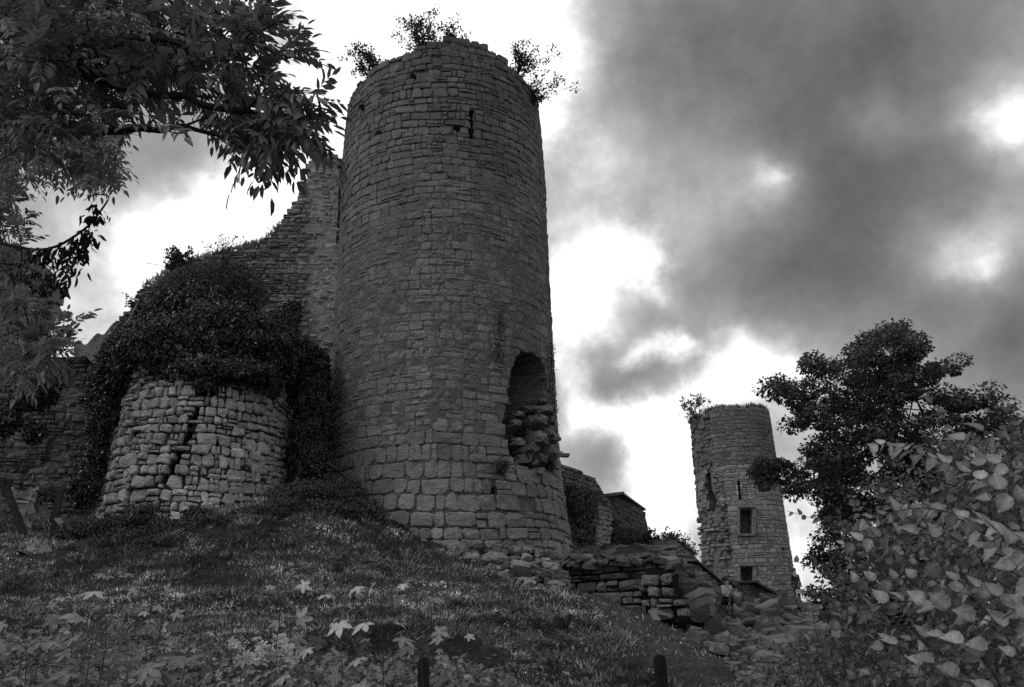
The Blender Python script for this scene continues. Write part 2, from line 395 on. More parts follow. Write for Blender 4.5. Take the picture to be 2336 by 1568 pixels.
# ------------------------------------------------------------------ masonry
class Cyl:
    def __init__(s, px, Y, Rf, cx=None):
        s.c = at(px, 784, Y)[:2] if cx is None else np.array([cx, Y]); s.Rf = Rf; s.R0 = Rf(0)
        s.phi0 = math.atan2(-s.c[1], -s.c[0])
    def pos(s, u, z, d=0.0):
        th = s.phi0 + u / s.R0; r = s.Rf(z) + d
        return np.stack([s.c[0] + r * np.cos(th), s.c[1] + r * np.sin(th), z + 0 * u], -1)
    def normal(s, u, z):
        th = s.phi0 + u / s.R0; return np.stack([np.cos(th), np.sin(th), 0 * u], -1)
class Plane_:
    def __init__(s, A, B, batter=0.0, z0=3.0):
        s.A = np.array(A[:2], float); B = np.array(B[:2], float); s.L = np.linalg.norm(B - s.A); s.t = (B - s.A) / s.L
        s.n = np.array([s.t[1], -s.t[0]]); s.bt = batter; s.z0 = z0
    def pos(s, u, z, d=0.0):
        d = d - s.bt * (z - s.z0)
        return np.stack([s.A[0] + u * s.t[0] + d * s.n[0], s.A[1] + u * s.t[1] + d * s.n[1], z + 0 * u], -1)
    def normal(s, u, z):
        return np.stack([s.n[0] + 0 * u, s.n[1] + 0 * u, 0 * u], -1)

def layout(u0, u1, z0, z1, hf, wf, split=.22):
    cells = []; z = z0
    while z < z1:
        h = hf(z) * random.uniform(.72, 1.3)
        u = u0 - random.uniform(0, .5)
        while u < u1:
            w = wf(z) * random.choice((.5, .8, 1, 1, 1.25, 1.6)) * random.uniform(.8, 1.2)
            k = random.random()
            if k < split:
                m = z + h * random.uniform(.35, .65)
                cells.append((u, u + w, z, m))
                if random.random() < .35:
                    q = u + w * random.uniform(.35, .65); cells.append((u, q, m, z + h)); cells.append((q, u + w, m, z + h))
                else: cells.append((u, u + w, m, z + h))
            else: cells.append((u, u + w, z, z + h))
            u += w
        z += h
    return np.array(cells)

def make_stones(surf, cells, gap, prot, bevel, back, rough, waves=.05, fine=True, seed=0):
    """octagonal rough-faced blocks; returns V (n,k,3), faces, visibility weight"""
    r = np.random.default_rng(100 + seed); n = len(cells)
    u0, u1, z0, z1 = cells.T
    gp_ = np.broadcast_to(gap, (n,)) * r.uniform(.5, 1.6, n)
    u0 = u0 + gp_ / 2; u1 = u1 - gp_ / 2; z0 = z0 + gp_ / 2; z1 = z1 - gp_ / 2
    w, h = np.maximum(u1 - u0, .02), np.maximum(z1 - z0, .015); mn = np.minimum(w, h)
    c = mn[:, None] * r.uniform(.10, .34, (n, 4))
    U = np.stack([u0 + c[:, 0], u1 - c[:, 1], u1, u1, u1 - c[:, 2], u0 + c[:, 3], u0, u0], 1)
    Z = np.stack([z0, z0, z0 + c[:, 1] * .8, z1 - c[:, 2] * .8, z1, z1, z1 - c[:, 3] * .8, z0 + c[:, 0] * .8], 1)
    j = (mn * rough * 1.2)[:, None]
    U = U + r.normal(0, 1, U.shape) * j * .5; Z = Z + r.normal(0, 1, Z.shape) * j * .5
    uc, zc = (u0 + u1) / 2, (z0 + z1) / 2
    pr = np.broadcast_to(prot, (n,)) + r.normal(0, 1, n) * bevel * .55
    tilt_u = r.normal(0, bevel * .8, n); tilt_z = r.normal(0, bevel * .8, n)
    rings = []
    bv = np.minimum(np.broadcast_to(bevel, (n,)), mn * .3)
    def ringpts(k, d):
        Uk = uc[:, None] + (U - uc[:, None]) * k[:, None]; Zk = zc[:, None] + (Z - zc[:, None]) * k[:, None]
        dk = d + tilt_u[:, None] * (Uk - uc[:, None]) / w[:, None] + tilt_z[:, None] * (Zk - zc[:, None]) / h[:, None]
        return Uk, Zk, dk
    one = np.ones(n)
    rings.append((U, Z, np.broadcast_to(-back, (n,))[:, None] + 0 * U))
    rings.append(ringpts(one, (pr - bv)[:, None] + r.normal(0, 1, U.shape) * bv[:, None] * .3))
    if fine: rings.append(ringpts(1 - 2.0 * np.minimum(bv * 1.2, mn * .22) / mn * .9, pr[:, None] + r.normal(0, 1, U.shape) * bv[:, None] * .35))
    cu, cz, cd = ringpts(np.zeros(n), pr[:, None] + r.normal(.15, .4, (n, 1)) * bv[:, None])
    UU = np.concatenate([q[0] for q in rings] + [cu[:, :1]], 1); ZZ = np.concatenate([q[1] for q in rings] + [cz[:, :1]], 1)
    DD = np.concatenate([q[2] for q in rings] + [cd[:, :1]], 1)
    ZZ = ZZ + waves * fbm(UU * .35, ZZ * .5, 1.7 + seed, 3)
    V = surf.pos(UU, ZZ, DD)
    quads = []
    nr = len(rings)
    for k in range(nr - 1):
        for i in range(8):
            jn = (i + 1) % 8; quads.append([k * 8 + i, k * 8 + jn, (k + 1) * 8 + jn, (k + 1) * 8 + i])
    tris = [[(nr - 1) * 8 + i, (nr - 1) * 8 + (i + 1) % 8, nr * 8] for i in range(8)]
    return V, [np.array(quads), np.array(tris)]

def shrink_from(surf, cells, inside):
    """pull the sides of blocks back out of an opening; drop blocks whose middle lies in it"""
    u0, u1, z0, z1 = cells.T.copy(); uc, zc = (u0 + u1) / 2, (z0 + z1) / 2
    t = lambda u, z: inside(*proj(surf.pos(u, z)))
    keep = ~t(uc, zc)
    for k in range(8):
        for zz in (z0 * .75 + z1 * .25, z0 * .25 + z1 * .75, zc):
            m = t(u0, zz); u0 = np.where(m, u0 + (uc - u0) * .16, u0)
            m = t(u1, zz); u1 = np.where(m, u1 + (uc - u1) * .16, u1)
        m = t(uc, z0); z0 = np.where(m, z0 + (zc - z0) * .16, z0)
        m = t(uc, z1); z1 = np.where(m, z1 + (zc - z1) * .16, z1)
    C = np.stack([u0, u1, z0, z1], 1)
    keep &= (u1 - u0 > .04) & (z1 - z0 > .03)
    return C, keep

def split_cells(cells, ua, ub, za, zb):
    out = []
    for (u0, u1, z0, z1) in cells:
        zm = (z0 + z1) / 2
        if u0 < ub and u1 > ua and za < zm < zb:
            if ua - u0 > .05: out.append((u0, ua, z0, z1))
            if u1 - ub > .05: out.append((ub, u1, z0, z1))
        else: out.append((u0, u1, z0, z1))
    return np.array(out)
def uz_of(surf, p):
    th = math.atan2(p[1] - surf.c[1], p[0] - surf.c[0]) - surf.phi0
    th = (th + math.pi) % (2 * math.pi) - math.pi
    return th * surf.R0, p[2]
def cyl_hit(surf, px, py, rad):
    d = ray(px, py); o = CAM[:2] - surf.c; a = d[:2] @ d[:2]; b = 2 * (o @ d[:2]); c = o @ o - rad * rad
    t = (-b - math.sqrt(max(b * b - 4 * a * c, 0))) / (2 * a); return CAM + d * t
def lay_stones(root, V, faces, mat, tone, limit=300, name='stone', smooth=True, score=None):
    """the blocks that show largest become parts, the rest one part that is stuff"""
    org = np.array(root.location); n = len(V)
    if n == 0: return
    px, py = proj(V[:, 8:16].reshape(-1, 3)); px = px.reshape(n, -1); py = py.reshape(n, -1)
    area = (px.max(1) - px.min(1)) * (py.max(1) - py.min(1))
    cen = V.mean(1); q = cen - CAM
    nrm = np.cross(V[:, 10] - V[:, 8], V[:, 12] - V[:, 8]); facing = (nrm * (-q)).sum(1) > 0
    vis = facing & (px.mean(1) > 0) & (px.mean(1) < 2336) & (py.mean(1) > 0) & (py.mean(1) < 1568)
    sc = np.where(vis, area, area * .001)
    if score is not None: sc = sc * score(px.mean(1), py.mean(1))
    order = np.argsort(-sc); k = V.shape[1]
    for i in order[:limit]:
        me = mesh_np(name, V[i] - org, faces, mat, tone[i], smooth); link(name, me, root)
    rest = order[limit:]
    if len(rest):
        off = (np.arange(len(rest)) * k)[:, None, None]
        fs = [(f[None] + off).reshape(-1, f.shape[1]) for f in faces]
        me = mesh_np('small_stonework', V[rest] - org, fs, mat, np.repeat(tone[rest], k), smooth)
        link('small_stonework', me, root, kind='stuff')

def core_mesh(root, surf, u0, u1, z0, z1, du, dz, inside, depth, thick, mat, name='mortar_core', amp=.03, seed=0.0, tonef=None):
    nu, nz = int((u1 - u0) / du) + 1, int((z1 - z0) / dz) + 1
    us, zs = np.linspace(u0, u1, nu), np.linspace(z0, z1, nz)
    Ug, Zg = np.meshgrid(us, zs, indexing='ij')
    P0 = surf.pos(Ug, Zg); px, py = proj(P0)
    D = depth(px, py, Ug, Zg)
    Pf = surf.pos(Ug, Zg, -D + amp * fbm(Ug * 2.2, Zg * 2.2, seed + 4.4, 4) + amp * .8 * fbm(Ug * 7, Zg * 7, seed, 2))
    Pb = surf.pos(Ug, Zg, -(thick + 0 * D) - np.maximum(D - .1, 0) * .0)
    Uc, Zc = (us[1:] + us[:-1]) / 2, (zs[1:] + zs[:-1]) / 2; UC, ZC = np.meshgrid(Uc, Zc, indexing='ij')
    cx, cy = proj(surf.pos(UC, ZC)); keep = inside(cx, cy, UC, ZC)
    idx = (np.arange(nu)[:, None] * nz + np.arange(nz)[None]); B = nu * nz
    I, J = np.nonzero(keep)
    a, b, c, d = idx[I, J], idx[I + 1, J], idx[I + 1, J + 1], idx[I, J + 1]
    quads = [np.stack([a, b, c, d], 1), np.stack([d, c, b, a], 1) + B]
    K = np.pad(keep, 1)
    for (dx, dy, e0, e1) in ((-1, 0, d, a), (1, 0, b, c), (0, -1, a, b), (0, 1, c, d)):
        m = ~K[I + 1 + dx, J + 1 + dy]
        quads.append(np.stack([e1[m], e0[m], e0[m] + B, e1[m] + B], 1))
    V = np.concatenate([Pf.reshape(-1, 3), Pb.reshape(-1, 3)]); Q = np.concatenate(quads)
    used = np.unique(Q); remap = np.zeros(len(V), int); remap[used] = np.arange(len(used))
    tone = np.ones(len(V)) if tonef is None else np.tile(tonef(px, py).ravel(), 2)
    me = mesh_np(name, V[used] - np.array(root.location), [remap[Q]], mat, tone[used], False)
    return link(name, me, root)

def box_poly(x0, y0, x1, y1): return [(x0, y0), (x1, y0), (x1, y1), (x0, y1)]

# ---- main round tower
def tR(z):
    z = np.asarray(z, float); return 3.66 - .006 * (z - 3) + .35 * np.clip((6.2 - z) / 3.2, 0, 1) ** 1.5 - .10 * np.clip((z - 17) / 2.5, 0, 1)
T = Cyl(1015, 25, tR, cx=at(1014, 784, 25)[0] )
tower = thing('round_tower', 'tall round tower of rough limestone blocks with bushes on its broken top', 'tower', (T.c[0], T.c[1], 3.0))
HOLE = [(1180, 815), (1192, 803), (1215, 806), (1236, 822), (1246, 850), (1248, 880), (1240, 915), (1205, 925), (1165, 922), (1162, 890), (1166, 850), (1176, 832)]
SCAR = [(1160, 925), (1240, 912), (1262, 940), (1268, 990), (1272, 1050), (1235, 1085), (1205, 1070), (1170, 1045), (1155, 1000), (1150, 960)]
SLIT = box_poly(1073.6, 246, 1078.4, 312)
PUT = [box_poly(855, 300, 870, 314), box_poly(1034, 283, 1050, 296), box_poly(817, 240, 830, 256), box_poly(1027, 692, 1038, 702), box_poly(936, 170, 946, 184), box_poly(1119, 1116, 1130, 1128)]
def t_in(px, py):
    px = px + 5 * fbm(py * .06, px * .05, 3.0, 2) * 2; py = py + 5 * fbm(px * .06, py * .05, 8.0, 2) * 2
    return pip(px, py, HOLE) | pip(px, py, SCAR) | pip(px, py, SLIT) | sum(pip(px, py, q) for q in PUT).astype(bool)
T_TOP = 19.5
def topz(u):
    return T_TOP + .28 * fbm(u * .6, 3.3, 1.0, 3) * 1.6 + .06 * fbm(u * 3, 1.1, 2.0, 2) + .32 * np.exp(-((u - 1.4) / 1.3) ** 2) - .15 * np.exp(-((u + 3.5) / 1.5) ** 2)
def hf(z): return .40 if z < 6.3 else (.30 if z < 9 else (.25 if z < 14 else .27))
def wf(z): return .50 if z < 6.3 else (.42 if z < 9 else .40)
U_T = 3.66 * 2.1
cells = layout(-U_T, U_T, 2.4, 20.3, hf, wf, .17)
_a, _z1 = uz_of(T, cyl_hit(T, 1076, 248, 3.6)); _b, _z0 = uz_of(T, cyl_hit(T, 1076, 313, 3.6))
cells = split_cells(cells, _a - .035, _a + .035, _z0, _z1)
cells, keep = shrink_from(T, cells, t_in)
uc, zc = (cells[:, 0] + cells[:, 1]) / 2, (cells[:, 2] + cells[:, 3]) / 2
keep &= zc < topz(uc) - .02
keep &= ~((rng.random(len(cells)) < .06) & (zc > T_TOP - 1.4))
keep &= ~(rng.random(len(cells)) < .004)
cells = cells[keep]; uc, zc = uc[keep], zc[keep]
low = np.clip((6.6 - zc) / 2.5, 0, 1); mid = np.exp(-((zc - 10.5) / 3.0) ** 2); topm = np.clip((zc - 14.5) / 3, 0, 1)
ero = .5 + .5 * fbm(uc * .4, zc * .4, 8.0, 3) * 2
prot = .010 + .024 * low + .018 * topm - .030 * np.clip(mid * 1.3 + ero * .9 - .3, 0, 1)
gap = .013 + .012 * low + .010 * topm
near_slit = (np.abs(uc) < 1.5) & (zc > 14)
fs_u = _a
V, fs = make_stones(T, cells, gap, prot, .014 + .014 * low, np.where(near_slit, .3, .16), .08, .24, True, 1)
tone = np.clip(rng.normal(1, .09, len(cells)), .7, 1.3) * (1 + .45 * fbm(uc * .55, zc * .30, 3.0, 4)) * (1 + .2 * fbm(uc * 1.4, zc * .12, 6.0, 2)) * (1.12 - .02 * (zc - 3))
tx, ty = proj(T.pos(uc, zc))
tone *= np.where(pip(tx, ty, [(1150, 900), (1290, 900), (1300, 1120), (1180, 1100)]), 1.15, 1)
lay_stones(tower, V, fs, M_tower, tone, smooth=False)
def t_depth(px, py, U, Z):
    rg = .25 * (1 + fbm(U * 3, Z * 3, 1.0, 3))
    s = np.clip((1175 - px) / 20, -1, 1)
    fs_u = _a
    d = .030 + .02 * np.clip((7 - Z) / 2, 0, 1) + pip(px, py, HOLE) * (1.5 + rg * 2) + pip(px, py, SCAR) * (.32 + 1.1 * (.5 + fbm(U * 2.2, Z * 3.2, 7.0, 3))) + ((np.abs(U - fs_u) < .09) & (Z > _z0) & (Z < _z1)) * .9
    for q in PUT: d = d + pip(px, py, q) * .45
    return d
core_mesh(tower, T, -3.66 * math.pi, 3.66 * math.pi, 2.2, 20.2, .075, .075, lambda px, py, U, Z: (Z < topz(U) - .12), t_depth, 1.3, M_mortar, amp=.05)
# blocks sticking out of the scar
mb = []
def rock_geo(c, size, rot, r, sharp=.55, rough=.10):
    g_ = []
    idx = {}
    lat = [(-1, 0, 1)]
    for x in (-1, 0, 1):
        for y in (-1, 0, 1):
            for z in (-1, 0, 1):
                if (x, y, z) != (0, 0, 0): idx[(x, y, z)] = len(g_); g_.append((x, y, z))
    G = np.array(g_, float); nn = np.abs(G).sum(1)
    G = G * np.where(nn == 3, 1 - .30 * (1 - sharp), np.where(nn == 2, 1 - .16 * (1 - sharp), 1.0))[:, None]
    G = G + r.normal(0, rough, G.shape)
    q = []
    for ax in range(3):
        for s in (-1, 1):
            a, b = [(1, 2), (2, 0), (0, 1)][ax]
            for i in (-1, 0):
                for j in (-1, 0):
                    cs = []
                    for (di, dj) in ((0, 0), (1, 0), (1, 1), (0, 1)):
                        p = [0, 0, 0]; p[ax] = s; p[a] = i + di; p[b] = j + dj; cs.append(idx[tuple(p)])
                    q.append(cs if s > 0 else cs[::-1])
    V = G * np.asarray(size) / 2 @ np.asarray(rot).T + np.asarray(c)
    return V, [np.array(q)]
def rot_euler(a, b, c):
    return np.array(Matrix.Rotation(c, 3, 'Z') @ Matrix.Rotation(b, 3, 'Y') @ Matrix.Rotation(a, 3, 'X'))
rr = np.random.default_rng(5)
def add_rock(root, name, c, size, ang, mat, tone=1.0, r=rr, sharp=.55, rough=.1, **kw):
    V, f = rock_geo((0, 0, 0), size, rot_euler(*ang), r, sharp, rough)
    me = mesh_np(name, V, f, mat, tone, False)
    o = link(name, me, root, **kw); o.location = tuple(np.asarray(c) - (np.array(root.location) if root is not None else 0)); return o
def cyl_at(px, py, out=0.0):
    best = None
    d = ray(px, py); o = CAM[:2] - T.c
    rad = 3.66 + out; a = d[:2] @ d[:2]; b = 2 * (o @ d[:2]); c = o @ o - rad * rad; disc = b * b - 4 * a * c
    t = (-b - math.sqrt(max(disc, 0))) / (2 * a); return CAM + d * t
for (px, py, w_, h_, dp, out) in [(1222, 963, .52, .30, .7, -.15), (1222, 1002, .50, .34, .7, -.12), (1240, 935, .45, .25, .5, -.05), (1180, 948, .4, .2, .5, -.3), (1195, 985, .35, .22, .5, -.45), (1205, 1022, .45, .3, .6, -.3),
                                 (1178, 1010, .35, .24, .5, -.3), (1248, 985, .3, .3, .4, -.05), (1250, 1030, .35, .3, .5, -.05), (1230, 1050, .5, .28, .5, -.1), (1192, 1048, .4, .26, .5, -.12), (1258, 1060, .35, .3, .5, 0), (1215, 935, .4, .18, .5, -.35), (1170, 970, .3, .2, .5, -.25), (1262, 1000, .3, .22, .4, .05), (1266, 1035, .3, .2, .4, .08), (1250, 958, .25, .2, .4, -.02), (1210, 1058, .3, .2, .4, -.15), (1185, 1030, .22, .16, .4, -.35), (1228, 1075, .35, .2, .4, 0)]:
    p = cyl_at(px, py, out); th = math.atan2(p[1] - T.c[1], p[0] - T.c[0])
    add_rock(tower, 'stone', p, (dp, w_, h_), (rr.normal(0, .06), rr.normal(0, .08), th), M_tower, rr.uniform(.7, 1.2), sharp=.45, rough=.13)
p = cyl_at(1277, 1039, 0.0); add_rock(tower, 'stone', p + np.array([.04, 0, 0]), (.5, .35, .09), (.05, .05, .1), M_tower, 1.0, sharp=.9, rough=.05)

# ---- round bastion under the ivy
def bR(z):
    z = np.asarray(z, float); return 2.12 + .115 * np.clip(7.6 - z, -.5, 5) + 0 * z
B_ = Cyl(470, 22.0, bR, cx=at(470, 1000, 22.0)[0])
bast = thing('ruined_bastion', 'low round bastion of pale cracked stone blocks under the ivy', 'bastion', (B_.c[0], B_.c[1], 3.2))
CR = [[(463, 886), (474, 880), (466, 905), (455, 925), (451, 945), (441, 968), (437, 1000), (422, 1010), (420, 1028), (408, 1040), (406, 1062), (394, 1070), (396, 1112), (388, 1112), (386, 1072), (400, 1050), (402, 1034), (416, 1018), (419, 1000), (432, 990), (436, 955), (447, 935), (450, 915)],
      [(306, 950), (312, 948), (308, 1000), (304, 1030), (299, 1028), (302, 990)], [(352, 1104), (362, 1100), (360, 1112), (350, 1112)], [(372, 1086), (380, 1084), (380, 1108), (374, 1110)], [(484, 886), (492, 888), (490, 905), (482, 903)]]
def b_in(px, py):
    px = px + 5 * fbm(px * .05, py * .05, 2.0, 2)
    return sum(pip(px, py, q) for q in CR).astype(bool)
cells = layout(-4.6, 4.6, 2.6, 8.8, lambda z: .25 if z < 6.5 else .23, lambda z: .30, .30)
cells, keep = shrink_from(B_, cells, b_in)
uc, zc = (cells[:, 0] + cells[:, 1]) / 2, (cells[:, 2] + cells[:, 3]) / 2
keep &= ~(rng.random(len(cells)) < .006)
cells = cells[keep]; uc, zc = uc[keep], zc[keep]; bx, by = proj(B_.pos(uc, zc))
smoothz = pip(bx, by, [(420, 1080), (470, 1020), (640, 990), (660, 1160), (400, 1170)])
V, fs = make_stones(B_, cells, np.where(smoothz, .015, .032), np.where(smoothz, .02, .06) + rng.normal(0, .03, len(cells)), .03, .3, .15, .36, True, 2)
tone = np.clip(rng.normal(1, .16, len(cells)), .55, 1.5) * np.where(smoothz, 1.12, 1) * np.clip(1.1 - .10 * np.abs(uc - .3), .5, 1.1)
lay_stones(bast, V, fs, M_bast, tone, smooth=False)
core_mesh(bast, B_, -2.15 * math.pi, 2.15 * math.pi, 2.4, 8.8, .08, .08, lambda px, py, U, Z: Z < 8.7 + .2 * fbm(U, 1.0), lambda px, py, U, Z: .06 + b_in(px, py) * .5, 1.0, M_bmort, amp=.05)

# ---- planar walls whose outline is ragged
def ragged_wall(name, label, A, B, poly, thick, mat, cmat, h, w, prot, gap, bevel, zlo, zhi, batter=0., du=.1, split=.25, limit=300, tonef=None, holes=(), rough=.09, seed=3, protf=None, cat='wall', jag=10, amp=.04, waves=.2, extra=0.0):
    S = Plane_(A, B, batter); root = thing(name, label, cat, (A[0], A[1], zlo))
    def inside(px, py, *a):
        n_ = jag * fbm(px * .035, py * .035, seed, 3)
        m = pip(px + n_, py + n_ * .7, poly)
        for q in holes: m &= ~pip(px, py, q)
        return m
    cells = layout(-extra, S.L + extra, zlo, zhi, lambda z: h, lambda z: w, split)
    uc, zc = (cells[:, 0] + cells[:, 1]) / 2, (cells[:, 2] + cells[:, 3]) / 2
    x, y = proj(S.pos(uc, zc)); k = inside(x, y)
    if holes:
        cells, k2 = shrink_from(S, cells, lambda a, b: sum(pip(a, b, q) for q in holes).astype(bool)); k &= k2
    k &= ~(rng.random(len(cells)) < .02)
    cells = cells[k]; uc, zc, x, y = uc[k], zc[k], x[k], y[k]
    pv = prot if protf is None else prot + protf(x, y)
    V, fs = make_stones(S, cells, gap, pv, bevel, .3 if thick > .5 else thick * .5, rough, waves, True, seed)
    tone = np.clip(rng.normal(1, .17, len(cells)), .5, 1.6)
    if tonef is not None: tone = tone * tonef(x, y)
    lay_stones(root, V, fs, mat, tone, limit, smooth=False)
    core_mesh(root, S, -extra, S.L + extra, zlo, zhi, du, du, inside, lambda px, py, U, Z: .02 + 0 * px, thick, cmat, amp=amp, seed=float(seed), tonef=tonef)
    return root, S
LEFTTOP = [(170, 810), (240, 765), (295, 705), (328, 655), (370, 625), (440, 592), (520, 572), (575, 556), (605, 548), (628, 522), (650, 505), (645, 488), (668, 468), (690, 440), (683, 420), (702, 402), (694, 385),
           (704, 365), (716, 345), (728, 328), (748, 322), (762, 328), (769, 350), (771, 420), (771, 520), (764, 760), (762, 1230), (170, 1230)]
curtain, S_c = ragged_wall('ruined_curtain_wall', 'ruined curtain wall whose torn top climbs to a tall spur beside the tower', at(150, 900, 24.0), at(800, 900, 24.6), LEFTTOP, 1.3, M_rub, M_rend,
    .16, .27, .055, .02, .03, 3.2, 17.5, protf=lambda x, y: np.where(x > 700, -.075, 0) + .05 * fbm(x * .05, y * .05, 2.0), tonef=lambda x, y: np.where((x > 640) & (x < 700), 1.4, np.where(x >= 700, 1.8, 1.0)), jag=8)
leftw, S_l = ragged_wall('overgrown_rubble_wall', 'weathered rubble wall below the tarpaulin, patched with moss and ivy', at(-120, 900, 21.5), at(262, 900, 22.6),
    [(-120, 850), (60, 832), (150, 806), (175, 796), (215, 800), (240, 800), (262, 860), (262, 1230), (-120, 1240)], 1.2, M_lwall, M_lwall, .17, .24, .045, .02, .035, 2.6, 9.5, batter=.10, protf=lambda x, y: .13 * fbm(x * .05, y * .05, 9.0) - .02,
    tonef=lambda x, y: .75 + .9 * np.clip(fbm(x * .02, y * .012, 4.0) + .15, 0, 1), seed=5, amp=.07)
gable, S_g = ragged_wall('overhanging_tower_stub', 'leaning stub of a ruined tower seen behind the ash leaves', at(-150, 700, 27), at(125, 700, 27),
    [(-150, 520), (40, 560), (95, 610), (116, 645), (114, 664), (102, 691), (88, 725), (72, 790), (60, 850), (-150, 850)], 1.0, M_rub, M_rend, .2, .3, .04, .02, .03, 7.5, 18, seed=6, limit=120, tonef=lambda x, y: 1.15 + 0 * x)
rightw, S_r = ragged_wall('ivy_hung_curtain_wall', 'dark curtain wall with a ragged sloping top running back from the round tower', at(1262, 1200, 26), at(1392, 1200, 30),
    [(1255, 1040), (1272, 1052), (1290, 1064), (1320, 1072), (1333, 1085), (1358, 1090), (1366, 1108), (1380, 1130), (1392, 1142), (1400, 1290), (1255, 1290)], 1.2, M_lwall, M_lwall, .16, .24, .04, .02, .03, 3.4, 9.5, seed=7, jag=5, extra=.3,
    tonef=lambda x, y: np.where(pip(x, y, [(1355, 1150), (1395, 1160), (1400, 1260), (1350, 1260)]), 1.9, 1.1))
block, S_k = ragged_wall('coped_wall_end', 'squared wall end with a dark stone coping beyond the ivy hung wall', at(1378, 1200, 30), at(1480, 1200, 38),
    [(1376, 1134), (1414, 1129), (1474, 1168), (1482, 1240), (1490, 1300), (1376, 1300)], 1.5, M_rub, M_rend, .2, .34, .012, .018, .02, 3.2, 10.5, seed=8, jag=1.5, tonef=lambda x, y: .8 + 0 * x, limit=150)
A1, A2, A3 = at(1384, 1130, 30.0), at(1414, 1125, 32.2), at(1476, 1163, 38.0)
mb = MB()
def slab(mb, a, b, wd, th, tone=1.0):
    a, b = np.asarray(a, float), np.asarray(b, float); t = unit(b - a); s = unit(np.cross(t, [0, 0, 1])); n = np.cross(s, t)
    c = (a + b) / 2; Rm = np.stack([t, s, n], 1); mb.box(c, (np.linalg.norm(b - a), wd, th), Rm, tone)
slab(mb, A1, A2, .36, .09, 1.9); slab(mb, A2 + [0.02, 0, -.02], A3 - [.16, 0, 0], .22, .09, 1.7)
mb.build('coping', M_cap, block, block.location)

slope, S_s = ragged_wall('sloping_stair_wall', 'long low wall sloping down towards the foot of the distant tower', at(1462, 1300, 25), at(1642, 1340, 52),
    [(1462, 1262), (1500, 1250), (1533, 1251), (1565, 1272), (1594, 1293), (1637, 1330), (1645, 1400), (1600, 1380), (1462, 1400)], .6, M_rub, M_bmort, .18, .5, .05, .02, .03, 1.0, 6.2, seed=9, jag=2, du=.18, split=.1, tonef=lambda x, y: 1.15 + 0 * x)
mb = MB()
Pc = [at(1533, 1249, 32), at(1565, 1270, 36.5), at(1594, 1291, 42), at(1639, 1328, 52)]
for a, b in zip(Pc[:-1], Pc[1:]): slab(mb, a, b, .5, .12)
mb.build('coping', M_cap, slope, slope.location)

# ---- distant tower
def fR(z):
    z = np.asarray(z, float); return 3.30 - .016 * (z - 2)
Fw = Cyl(1690, 60, fR, cx=at(1684, 1150, 60)[0])
far = thing('distant_tower', 'slimmer round tower further off with two square windows and a broken left side', 'tower', (Fw.c[0], Fw.c[1], 2.0))
W1, W2 = box_poly(1688, 1162, 1716, 1218), [(1689, 1295), (1717, 1294), (1717, 1325), (1690, 1326)]
OP = [(1606, 1080), (1610, 1074), (1616, 1074), (1620, 1082), (1624, 1120), (1634, 1140), (1628, 1168), (1614, 1166), (1608, 1130)]
FS = [(1684, 1098), (1687, 1098), (1690, 1140), (1687, 1140)]; FH = [box_poly(1668, 1104, 1674, 1110), box_poly(1786, 1250, 1790, 1256), box_poly(1672, 1302, 1676, 1309), box_poly(1596, 1064, 1604, 1069), box_poly(1621, 1052, 1624, 1064)]
LEFTP = [(1540, 930), (1617, 930), (1622, 1060), (1640, 1090), (1644, 1158), (1657, 1162), (1664, 1230), (1676, 1340), (1540, 1340)]
RUB = [(1565, 1180), (1640, 1150), (1657, 1162), (1664, 1230), (1676, 1340), (1580, 1340)]
NOTCH = [(1540, 1146), (1569, 1146), (1583, 1182), (1600, 1291), (1600, 1340), (1540, 1340)]
def f_open(px, py):
    m = pip(px, py, W1) | pip(px, py, W2) | pip(px, py, OP) | pip(px, py, FS)
    for q in FH: m |= pip(px, py, q)
    return m
def f_rec(px, py): return np.where(pip(px, py, LEFTP), .22, 0) + np.where(pip(px, py, RUB), .13, 0) - np.where(pip(px, py, [(1630, 1085), (1645, 1085), (1656, 1160), (1640, 1160)]), .2, 0)
class FarS:
    def pos(s, u, z, d=0.0):
        P0 = Fw.pos(u, z, 0.0); x, y = proj(P0); return Fw.pos(u, z, d - f_rec(x, y))
    def normal(s, u, z): return Fw.normal(u, z)
FSf = FarS()
f_top = lambda u: 15.95 + .35 * fbm(u * 1.3, 5.0, 1.0, 3) - .35 * np.clip((-1.6 - u) / 1.0, 0, 1)
cells = layout(-6.2, 6.2, 1.2, 18.0, lambda z: .30, lambda z: .46, .22)
_fa, _fz1 = uz_of(Fw, cyl_hit(Fw, 1685.5, 1098, 3.2)); _fb, _fz0 = uz_of(Fw, cyl_hit(Fw, 1688.5, 1140, 3.2))
cells = split_cells(cells, (_fa + _fb) / 2 - .06, (_fa + _fb) / 2 + .06, _fz0, _fz1)
cells, keep = shrink_from(Fw, cells, f_open)
uc, zc = (cells[:, 0] + cells[:, 1]) / 2, (cells[:, 2] + cells[:, 3]) / 2
keep &= (zc < f_top(uc)) & ~(rng.random(len(cells)) < .012)
cells = cells[keep]; uc, zc = uc[keep], zc[keep]; fx, fy = proj(Fw.pos(uc, zc))
rub = pip(fx, fy, RUB)
V, fs = make_stones(FSf, cells, .03, np.where(rub, .05 + rng.normal(0, .13, len(cells)), .016 + np.where(pip(fx, fy, LEFTP), rng.normal(0, .05, len(cells)), 0)), np.where(rub, .09, .018), .2, np.where(rub, .16, .07), .07, True, 4)
V2 = V.copy()
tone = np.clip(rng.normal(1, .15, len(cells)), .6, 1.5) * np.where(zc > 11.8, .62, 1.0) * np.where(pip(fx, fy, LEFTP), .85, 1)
lay_stones(far, V, fs, M_far, tone, smooth=False)
